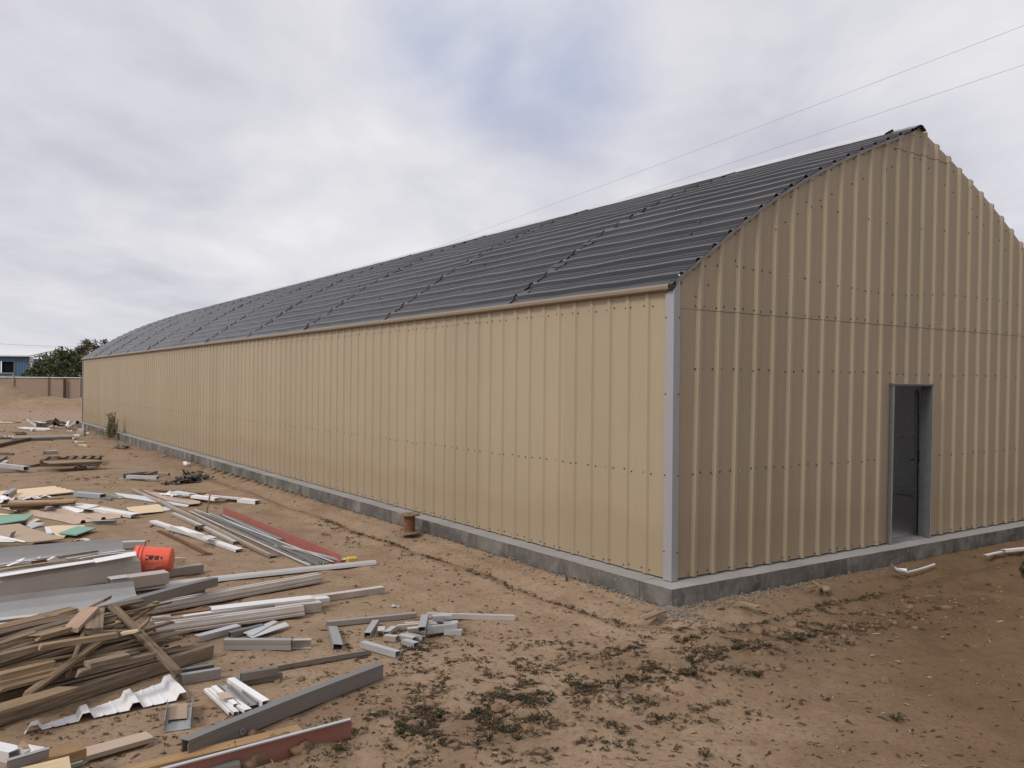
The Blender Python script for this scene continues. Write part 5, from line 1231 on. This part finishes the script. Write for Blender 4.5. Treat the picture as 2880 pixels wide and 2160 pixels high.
crumple('grey_scrap', 'grey torn sheet right of the broken white box', 'scrap', qj(850, 255), qj(1020, 265), .4, 'galv', .12, .02, 78, 8)
crumple('white_scrap', 'small white torn bag in front of the far scrap heap', 'scrap', qj(555, 332), qj(600, 322), .3, 'paper', .15, .02, 79, 6)
crumple('white_scrap', 'tiny white scrap left of the white jug', 'scrap', qj(1175, 335), qj(1210, 332), .2, 'paper', .10, .02, 80, 5)
plate('white_scrap', 'small white square offcut near the building wall', 'scrap', [(*qj(1285, 495), .03), (*qj(1325, 480), .2), (*qj(1342, 512), .16), (*qj(1312, 525), .02)], 'paper', t=.01)
plate('grey_scrap', 'flat grey offcut beside the small white square one', 'scrap', [qj(1342, 495), qj(1470, 495), qj(1470, 515), qj(1345, 520)], 'galv', .01, .02)
crumple('silver_scrap', 'crumpled silver scrap in front of the old pallet', 'scrap', qj(1360, 965), qj(1660, 975), .35, 'galv_light', .10, .02, 81)
plate('silver_scrap', 'small bright plate on the crumpled silver scrap', 'scrap', [(*qj(1500, 930), .14), (*qj(1600, 930), .14), (*qj(1610, 952), .1), (*qj(1520, 955), .1)], 'galv_light', t=.01)
# small steel cluster behind the sheets
for l, a, b, pr, m, zt in [('dark sheet angle rearmost in the small steel cluster', (1035, 592), (1258, 568), p_angle(.22, .1), 'galv_dark', .14), ('square tube across the front of the small steel cluster', (1100, 602), (1362, 612), p_tube(.09, .07), 'galv_light', .12),
        ('flat strip lying lowest in the small steel cluster', (1040, 622), (1268, 626), p_up(.14, .04), 'galv_light', .05), ('dark tube pointing up right in the small steel cluster', (1250, 590), (1346, 565), p_tube(.09, .07), 'galv_dark', .14), ('thin tube at the right of the small steel cluster', (1330, 580), (1462, 582), p_tube(.08, .06), G, .07)]:
    bar('steel_piece', l, 'steel offcut', qe(*a), qe(*b), pr, m, zt)
crumple('white_scrap', 'white torn box scrap near the foundation', 'scrap', qe(1580, 508), qe(1645, 508), .35, 'paper', .08, .02, 84, 6)
crumple('black_rag', 'flat black rag near the foundation in the far yard', 'rag', qe(1010, 365), qe(1100, 372), .3, 'black', .1, .01, 85, 6)
# heap of dark shreds
rr = random.Random(4); mb = MB(); cA, cB = at(*qe(1440, 680)), at(*qe(1750, 650))
for _ in range(420):
    f = min(max(rr.gauss(.62, .22), 0), 1); p = cA.lerp(cB, f) + Vector((rr.gauss(0, .05), rr.gauss(0, .22), 0)); hh = max(0, .17 * math.exp(-((f - .68) / .22)**2)); p.z += rr.uniform(0, hh) + .01
    u = Vector((rr.gauss(0, 1), rr.gauss(0, 1), rr.gauss(0, .5))).normalized() * rr.uniform(.04, .14); v = Vector((rr.gauss(0, 1), rr.gauss(0, 1), rr.gauss(0, .6))).normalized() * rr.uniform(.01, .035)
    mb.add([p - u - v, p + u - v, p + u + v, p - u + v], [(0, 1, 2, 3)], 0 if rr.random() < .78 else 1)
tag(mb.build('shredded_scrap', [M['black'], M['galv']], fixn=False), 'low heap of dark shredded scrap on the dirt', 'scrap heap', None, 'stuff')
# wooden cable reel by the wall
sp_ = at(*qc(2062, 500), 0); t = empty('cable_reel', (sp_.x, sp_.y, GZ)); tag(t, 'small rusty brown cable reel standing on end by the foundation', 'cable reel')
mb = MB(); mb.lathe([(0, .02), (.155, .02), (.158, .03), (.155, .042), (.07, .045), (0, .045)], 28); mb.build('bottom_disc', M['wood_tan'], t, smooth=False)
mb = MB(); mb.lathe([(.082, .044), (.084, .15), (.082, .28)], 24); mb.build('drum', M['wood_rust'], t, smooth=True)
mb = MB(); mb.lathe([(.02, .281), (.15, .281), (.153, .292), (.15, .302), (.02, .302)], 28); mb.build('top_disc', M['wood_tan'], t)
# scraps by the foundation
lb(qm(575, 715), qm(735, 652), .055, .02, .05, 'wood_tan', 'front of two short tan boards lying in the trench at the corner')
lb(qm(560, 705), qm(700, 652), .05, .02, .035, 'wood_pink', 'rear of two short tan boards lying in the trench at the corner')
lb(qm(1312, 582), qm(1478, 622), .075, .02, (.03, .035), 'wood_tan', 'single short tan board in the trench before the gable wall')
for k, (a, b, l) in enumerate([((1845, 475), (1920, 455), 'splinter of wood pointing left below the gable wall'), ((1890, 420), (1965, 470), 'splinter of wood sloping right below the gable wall'), ((1925, 500), (1950, 460), 'short splinter pointing at the camera below the gable wall')]):
    lb(qm(*a), qm(*b), .03, .015, (.02, .03), 'wood_tan', l)
plate('wood_chip', 'flat pale wood chip below the gable wall', 'wood chip', [qm(1960, 460), qm(2020, 465), qm(2030, 490), qm(1985, 500)], 'wood_pink', .0, .02)
plate('white_trim', 'folded white trim lying on dirt near the doorway, left part', 'metal trim', [(*qn(553, 475), .14), (*qn(575, 478), .14), (*qn(625, 545), .06), (*qn(790, 580), .05), (*qn(790, 612), .0), (*qn(690, 598), .0), (*qn(578, 565), .0)], 'white', t=.003)
plate('white_trim', 'short white trim lying behind the folded one near the doorway', 'metal trim', [(*qn(590, 500), .08), (*qn(640, 520), .06), (*qn(755, 528), .05), (*qn(755, 558), .03), (*qn(625, 548), .03)], 'paper', t=.003)
bar('white_trim', 'thin white trim arm pointing right from the folded one', 'metal trim', qn(690, 580), qn(1095, 466), p_angle(.022, .018), 'white', .025, bow=-.01, seg=6)
bar('white_trim', 'white trim near the right edge of the photo, left piece', 'metal trim', qn(1735, 358), qn(1935, 312), p_down(.05, .015), 'white', .02)
bar('white_trim', 'white trim near the right edge of the photo, right piece', 'metal trim', qn(1955, 292), qn(2260, 265), p_down(.07, .03), 'paper', .035)
crumple('wrapper', 'small pale crumpled wrapper on dirt before the gable wall', 'wrapper', qk(790, 30), qk(885, 28), .07, 'galv_light', .03, .004, 91, 6)

# ================================================================== PLANTS, STONES, LITTER
def bladed(name, cols):
    m, nt, b = newmat(name); geo = nt.nodes.new('ShaderNodeNewGeometry')
    nt.links.new(rmp(nt, geo.outputs['Random Per Island'], (0, cols[0]), (.5, cols[1]), (1, cols[2])), b.inputs['Base Color'])
    b.inputs['Roughness'].default_value = .8; b.inputs['Specular IOR Level'].default_value = .15
    return m
M['weed_green'] = bladed('weed_green', ((.026, .027, .013), (.045, .044, .022), (.085, .075, .042)))
M['weed_red'] = bladed('weed_dry_red', ((.05, .029, .02), (.08, .05, .032), (.12, .08, .05)))
M['weed_dry'] = bladed('weed_straw', ((.16, .11, .055), (.25, .18, .09), (.30, .22, .13)))
M['weed_olive'] = bladed('weed_olive', ((.14, .13, .065), (.20, .185, .10), (.27, .25, .15)))
pr_ = random.Random(77)
def tuft(mb, x, y, z, rad, hgt, n, i):
    for _ in range(n):
        an = pr_.uniform(0, 6.283); r0 = rad * pr_.uniform(0, .45); r1 = r0 + rad * pr_.uniform(.25, .8); h = hgt * pr_.uniform(.3, 1.)
        w = rad * pr_.uniform(.04, .10) + .0018; c, s = math.cos(an), math.sin(an); h0 = pr_.uniform(-.003, hgt * .3)
        a = Vector((x + c*r0, y + s*r0, z + h0)); b = Vector((x + c*(r0+r1)*.55, y + s*(r0+r1)*.55, z + h0 + h)); d = Vector((x + c*r1, y + s*r1, z + h0 + h*pr_.uniform(.4, 1.1))); t = Vector((-s*w, c*w, 0))
        mb.add([a, b + t, d, b - t], [(0, 1, 2, 3)], i)
# zones of growth: photo centre, spreads, tilt, tufts, kind weights (green, red, straw), size
ZONES = [((980 + 160*k, 2095 - 36*k), 110, 24, -.22, 190, (.45, .55, 0), .05) for k in range(10)] + [((1250, 1930), 170, 90, 0, 900, (.35, .6, .05), .032), ((1500, 1960), 170, 70, 0, 500, (.4, .55, .05), .036), ((1150, 2080), 200, 50, 0, 420, (.45, .5, .05), .045), ((1650, 2060), 200, 50, 0, 200, (.45, .5, .05), .04)] + [((1330, 1930), 150, 60, 0, 420, (.4, .5, .1), .036), ((1230, 1850), 120, 40, 0, 160, (.5, .4, .1), .03), ((1480, 1870), 150, 40, 0, 160, (.5, .4, .1), .03), ((1180, 2060), 160, 50, 0, 230, (.5, .4, .1), .05), ((1450, 2040), 170, 60, 0, 260, (.55, .35, .1), .05),
    ((1760, 1830), 170, 18, -.18, 260, (.45, .45, .1), .05), ((1660, 1865), 110, 20, -.2, 130, (.3, .6, .1), .05), ((1930, 1900), 130, 26, -.1, 170, (.6, .3, .1), .05), ((2100, 1810), 160, 24, -.15, 190, (.4, .5, .1), .05), ((2330, 1760), 190, 30, -.15, 170, (.35, .5, .15), .05),
    ((2600, 1700), 160, 40, -.15, 130, (.4, .4, .2), .05), ((1850, 1990), 160, 30, 0, 130, (.5, .4, .1), .05), ((1700, 1950), 220, 60, 0, 200, (.5, .4, .1), .05), ((2000, 2000), 330, 90, 0, 110, (.5, .4, .1), .04), ((1500, 1815), 100, 8, 0, 60, (.8, .1, .1), .04),
    ((940, 1485), 40, 10, .3, 60, (.8, .1, .1), .05), ((1010, 1515), 60, 12, .25, 80, (.8, .1, .1), .05), ((1090, 1500), 50, 12, 0, 40, (.8, .1, .1), .05), ((1160, 1560), 60, 12, 0, 45, (.7, .2, .1), .05), ((1260, 1540), 200, 80, .3, 90, (.5, .3, .2), .035), ((800, 1430), 260, 60, .2, 90, (.4, .3, .3), .04),
    ((1190, 1765), 60, 14, 0, 130, (.75, .2, .05), .05), ((1170, 1820), 26, 8, 0, 40, (.9, .1, 0), .05), ((1010, 1790), 60, 20, 0, 60, (.5, .4, .1), .035), ((720, 1860), 110, 18, 0, 50, (.6, .3, .1), .03), ((400, 2020), 120, 36, -.2, 110, (.3, .6, .1), .035), ((100, 2090), 120, 26, 0, 60, (.3, .6, .1), .035), ((620, 2130), 130, 30, 0, 50, (.3, .5, .2), .035),
    ((100, 1170), 130, 22, 0, 260, (.1, .5, .4), .12), ((110, 1118), 110, 10, 0, 160, (.15, .45, .4), .16), ((150, 1240), 120, 20, 0, 120, (.2, .5, .3), .08), ((250, 1352), 50, 8, 0, 60, (.8, .1, .1), .08), ((330, 1240), 50, 10, .25, 60, (.5, .2, .3), .1), ((420, 1270), 90, 12, .3, 60, (.4, .2, .4), .08), ((1900, 1655), 230, 22, -.15, 110, (.5, .2, .3), .04), ((2500, 1640), 150, 30, 0, 45, (.6, .2, .2), .04), ((1000, 1590), 260, 40, 0, 60, (.5, .3, .2), .035), ((1420, 1720), 180, 40, .1, 60, (.4, .4, .2), .035)]
mb = MB()
for (c, sx, sy, tl, n, wts, size) in ZONES:
    for _ in range(int(n * 1.15)):
        a, b = pr_.gauss(0, 1) * sx, pr_.gauss(0, 1) * sy
        px, py = c[0] + a, c[1] + b + a * tl
        if py < 1104 or py > 2290 or px < -150 or px > 3050: continue
        p = at(px, py)
        if float(slab_dist(np.array([p.x]), np.array([p.y]))[0][0]) < .25: continue
        if mnoise.noise(Vector((p.x * 4.3, p.y * 4.3, 5))) < -.14 + .25 * pr_.random(): continue
        i = pr_.choices((0, 1, 2), (wts[0] * .7, wts[1] * 1.3, wts[2]))[0]; s = size * pr_.uniform(.25, 1.0) * (1.6 if pr_.random() < .06 else 1)
        if i == 1: s *= .8
        tuft(mb, p.x, p.y, gh(p.x, p.y), s, s * pr_.uniform(.2, .55), pr_.randint(10, 20), i)
# low growth hugging the lip of the trench
for _ in range(700):
    if pr_.random() < .5: a, s = pr_.uniform(-1.0, 6.5), -.26 - pr_.gauss(.93, .05)
    else: a, s = -.26 - pr_.gauss(.93, .05), pr_.uniform(-1.1, 4.2)
    if mnoise.noise(Vector((a * 1.3, s * 1.3, 2))) < -.08: continue
    p = BC + DR * s + DL * a; q = pr_.uniform(.012, .05); tuft(mb, p.x, p.y, gh(p.x, p.y), q, q * .6, pr_.randint(6, 12), 0 if pr_.random() < .7 else 1)
tag(mb.build('ground_weeds', [M['weed_green'], M['weed_red'], M['weed_dry']], fixn=False), 'low patchy weeds and dry growth scattered over the dirt', None, None, 'stuff')
# litter: chips, twigs, crumbs of dirt
mb = MB()
for _ in range(3400):
    px, py = pr_.uniform(-100, 2950), 1215 + (pr_.random() ** 1.4) * 1000
    p = at(px, py); 
    if float(slab_dist(np.array([p.x]), np.array([p.y]))[0][0]) < .05: continue
    z = gh(p.x, p.y); sc = pr_.uniform(.003, .011) * (1 + p.y * .07) * (2 if pr_.random() < .04 else 1); an = pr_.uniform(0, 6.28); u = Vector((math.cos(an), math.sin(an), pr_.uniform(-.1, .3))) * sc * pr_.uniform(1, 3); v = Vector((-math.sin(an), math.cos(an), pr_.uniform(0, .5))) * sc * .5
    c = Vector((p.x, p.y, z + .004)); k = pr_.choices((0, 1, 2, 3), (.55, .06, .37, .02))[0]
    mb.add([c - u - v, c + u * .8 - v * .6, c + u + v, c - u * .7 + v * 1.2, c + Vector((0, 0, sc * .6))], [(0, 1, 4), (1, 2, 4), (2, 3, 4), (3, 0, 4)], k)
M['chip_dark'] = plain('dark_plant_litter', (.075, .045, .028), .9); M['chip_tan'] = plain('tan_chips', (.34, .26, .175), .85); M['chip_clod'] = plain('dirt_crumbs', (.22, .14, .085), .95); M['chip_grey'] = plain('grey_stone_chips', (.30, .275, .24), .85)
tag(mb.build('ground_litter', [M['chip_dark'], M['chip_tan'], M['chip_clod'], M['chip_grey']], fixn=False), 'twigs, chips and crumbs of dirt strewn over the yard', None, None, 'stuff')
# gravel spilled along the foundation
ico = bmesh.new(); bmesh.ops.create_icosphere(ico, subdivisions=1, radius=1.); IV = [v.co.copy() for v in ico.verts]; IF = [[v.index for v in f.verts] for f in ico.faces]; ico.free()
def stone(mb, p, r, i=0):
    k = Vector((pr_.uniform(.7, 1.3), pr_.uniform(.7, 1.3), pr_.uniform(.5, .9))); an = pr_.uniform(0, 6.28); c, s = math.cos(an), math.sin(an); V = []
    for v in IV:
        q = v * pr_.uniform(.75, 1.2); q = Vector((q.x * k.x, q.y * k.y, q.z * k.z)) * r; V.append(p + Vector((q.x * c - q.y * s, q.x * s + q.y * c, q.z)))
    mb.add(V, IF, i)
mb = MB()
for _ in range(900):
    m_ = pr_.random()
    if m_ < .42: d = abs(pr_.gauss(0, .22)); an = pr_.uniform(-.4, 2.0) + math.pi; s, a = -.26 + d * math.cos(an) * .8, -.26 + d * math.sin(an)
    elif m_ < .78: s, a = abs(pr_.gauss(0, 1.6)) - .2, -.27 - abs(pr_.gauss(0, .09)) - .05 * pr_.random()
    else: a, s = abs(pr_.gauss(0, 2.2)), -.27 - abs(pr_.gauss(0, .08))
    p = BC + DR * s + DL * a; p.z = gh(p.x, p.y) + .004
    if p.z < GZ - .2: continue
    stone(mb, p, pr_.uniform(.007, .022) * (1.1 if m_ < .42 else .9), pr_.choice((0, 0, 1)))
M['gravel'] = plain('grey_gravel', (.19, .17, .145), .9); M['gravel_tan'] = plain('tan_gravel', (.26, .19, .125), .9)
tag(mb.build('gravel', [M['gravel'], M['gravel_tan']], fixn=False), 'grey and tan gravel spilled along the foundation', None, None, 'stuff')
mb = MB()
for _ in range(500):
    k = pr_.randint(0, len(BERM) - 2); f = pr_.random(); q = BERM[k].lerp(BERM[k+1], f); x, y = q.x + pr_.gauss(0, .35), q.y + pr_.gauss(0, .3)
    if y < 3.7: continue
    stone(mb, Vector((x, y, gh(x, y))), abs(pr_.gauss(0, .016)) + .006, 0)
for (px, py, r) in [((780), 2105, .12), (700, 2150, .13), (845, 2120, .08), (905, 2080, .05), (780, 1912, .03), (846, 1906, .035), (1790, 1880, .06), (2490, 1910, .05), (1630, 1975, .05), (2180, 1780, .05), (2130, 1790, .07), (2230, 1765, .06), (1400, 2010, .05)]:
    p = at(px, py, .02); n0 = len(mb.V); V = []
    for i in range(9):
        for j in range(14):
            th = math.pi * i / 8; ph_ = 2 * math.pi * j / 14; d = Vector((math.sin(th) * math.cos(ph_), math.sin(th) * math.sin(ph_), math.cos(th)))
            V.append(Vector((p.x, p.y, gh(p.x, p.y))) + d * r * (.85 + .5 * mnoise.noise(d * 1.6 + p) + .18 * mnoise.noise(d * 5 + p)) * (1 if d.z > 0 else .6))
    mb.add(V, [(i*14+j, i*14+(j+1) % 14, (i+1)*14+(j+1) % 14, (i+1)*14+j) for i in range(8) for j in range(14)])
tag(mb.build('dirt_clods', M['chip_clod'], smooth=True), 'clods of dug up dirt along the foreground berm', None, None, 'stuff')
# larger single weeds on the berm
def weed_mesh(seed, r, h, n, leaves=16):
    q = random.Random(seed); mb = MB()
    for k in range(n):
        an = q.uniform(0, 6.28); d = Vector((math.cos(an), math.sin(an), 0)); P = [Vector((0, 0, -.01)), d * r * q.uniform(.2, .4) + Vector((0, 0, h * q.uniform(.4, .8))), d * r * q.uniform(.6, 1.) + Vector((0, 0, h * q.uniform(.4, 1.)))]
        mb.tube(P, .003, 4, 0, .0015, False)
        for _ in range(leaves):
            f = q.uniform(.2, 1); p = P[0].lerp(P[1], f * 2) if f < .5 else P[1].lerp(P[2], f * 2 - 1); a2 = q.uniform(0, 6.28); u = Vector((math.cos(a2), math.sin(a2), q.uniform(-.2, .7))).normalized() * q.uniform(.012, .032); v = u.cross(Vector((q.gauss(0, 1), q.gauss(0, 1), q.gauss(0, 1)))).normalized() * .007
            mb.add([p, p + u * .5 + v, p + u, p + u * .5 - v], [(0, 1, 2, 3)], 0)
    return mb
protos = [weed_mesh(s, r, h, n).build('weed', [M['weed_green']], fixn=False) for s, r, h, n in ((1, .10, .08, 9), (2, .12, .12, 11), (3, .08, .07, 8), (4, .14, .07, 12))]
wm = [o.data for o in protos]
for o in protos: bpy.data.objects.remove(o)
WP = [(1240, 2030), (1195, 2005), (1412, 2058), (1458, 2090), (1345, 2110), (1242, 2115), (1545, 1990), (1510, 2045), (1415, 2072), (1375, 2100), (1850, 2022), (1745, 2066), (1820, 1925), (1735, 1950), (1950, 1918), (2130, 1905), (2170, 1860), (2075, 1905), (1945, 1895), (2245, 1800), (2520, 2028), (1985, 2130), (1560, 2115)]
for k, (px, py) in enumerate(WP):
    p = at(px, py); o = link('weed', wm[k % 4]); s = pr_.uniform(.35, .75); o.location = (p.x, p.y, gh(p.x, p.y)); o.rotation_euler = (0, 0, pr_.uniform(0, 6)); o.scale = (s, s, s * pr_.uniform(.7, 1.1))
    tag(o, 'dark green ragged weed growing out of the disturbed foreground dirt', 'weed', 'ragged weeds on the foreground dirt')
def tall_plant(name, label, px, py, h, w, n, mat, seed, lv=26, lean=.15, leaf=.03):
    q = random.Random(seed); p = at(px, py); t = empty(name, (p.x, p.y, gh(p.x, p.y))); tag(t, label, 'plant'); st = MB(); lf = MB()
    for k in range(n):
        an = q.uniform(0, 6.28); b = Vector((math.cos(an), math.sin(an), 0)) * w * q.random(); hh = h * q.uniform(.45, 1.); tp = b * (1 + lean * 4 * q.random()) + Vector((q.uniform(-lean, lean) * h, q.uniform(-lean, lean) * h, hh))
        md = b.lerp(tp, .5) + Vector((q.gauss(0, .03), q.gauss(0, .03), 0)) * h; st.tube([b * .5, md, tp], .010 * h, 4, 0, .004 * h, False)
        for _ in range(lv):
            f = q.uniform(.25, 1.); pp = (b * .5).lerp(md, f * 2) if f < .5 else md.lerp(tp, 2 * f - 1); u = Vector((q.gauss(0, 1), q.gauss(0, 1), q.gauss(.4, .7))).normalized() * leaf * q.uniform(.6, 1.5); v = u.cross(Vector((q.gauss(0, 1), q.gauss(0, 1), q.gauss(0, 1)))).normalized() * leaf * .3
            lf.add([pp, pp + u * .5 + v, pp + u, pp + u * .5 - v], [(0, 1, 2, 3)])
    if 'scrub' == name: t['group'] = 'scrub on the far mounds'
    st.build('stems', M[mat], t, fixn=False); lf.build('leaves', M[mat], t, fixn=False)
tall_plant('tall_weed', 'tall olive green weed growing against the far end of the long wall', *qj(1925, 440), 1.0, .17, 34, 'weed_olive', 5, 60, .07, .05)
tall_plant('low_bush', 'twiggy side growth at the foot of the tall olive weed', *qj(1870, 445), .6, .34, 22, 'weed_olive', 6, 26, .4, .04)
tall_plant('dry_weed', 'small straw coloured weed sprouting by the foreground red channel', *qd(380, 975), .13, .03, 6, 'weed_dry', 7, 16, .15, .012)
tall_plant('dark_weed', 'dark green weed cut by the right edge of the photo', 2885, 1628, .22, .06, 10, 'weed_green', 8, 22, .2, .03)
tall_plant('dry_weed', 'dry straw weed beside the end of the white trim stack', *qb(1720, 165), .10, .12, 14, 'weed_dry', 9, 4, .4, .012)
tall_plant('dry_shrub', 'dry brown shrub at the foot of the far left dirt mound', 12, 1128, .9, .6, 22, 'weed_dry', 10, 20, .4, .07)
tall_plant('dry_shrub', 'small dry shrub between the two far dirt mounds', 60, 1126, .5, .5, 14, 'weed_dry', 12, 16, .5, .06)
for k, (px, py, h_) in enumerate([(-20, 1112, .7), (100, 1124, .5), (150, 1120, .45), (205, 1122, .5), (228, 1126, .6), (42, 1108, .5)]):
    tall_plant('scrub', 'dry brown scrub growing on the far dirt mounds', px, 1135, h_, h_ * .7, 16, 'weed_red' if k % 2 else 'weed_dry', 30 + k, 18, .5, .07)
tall_plant('dry_twigs', 'small upright dry twig before the gable wall near the doorway', *qn(850, 440), .15, .02, 4, 'weed_red', 13, 8, .1, .015)
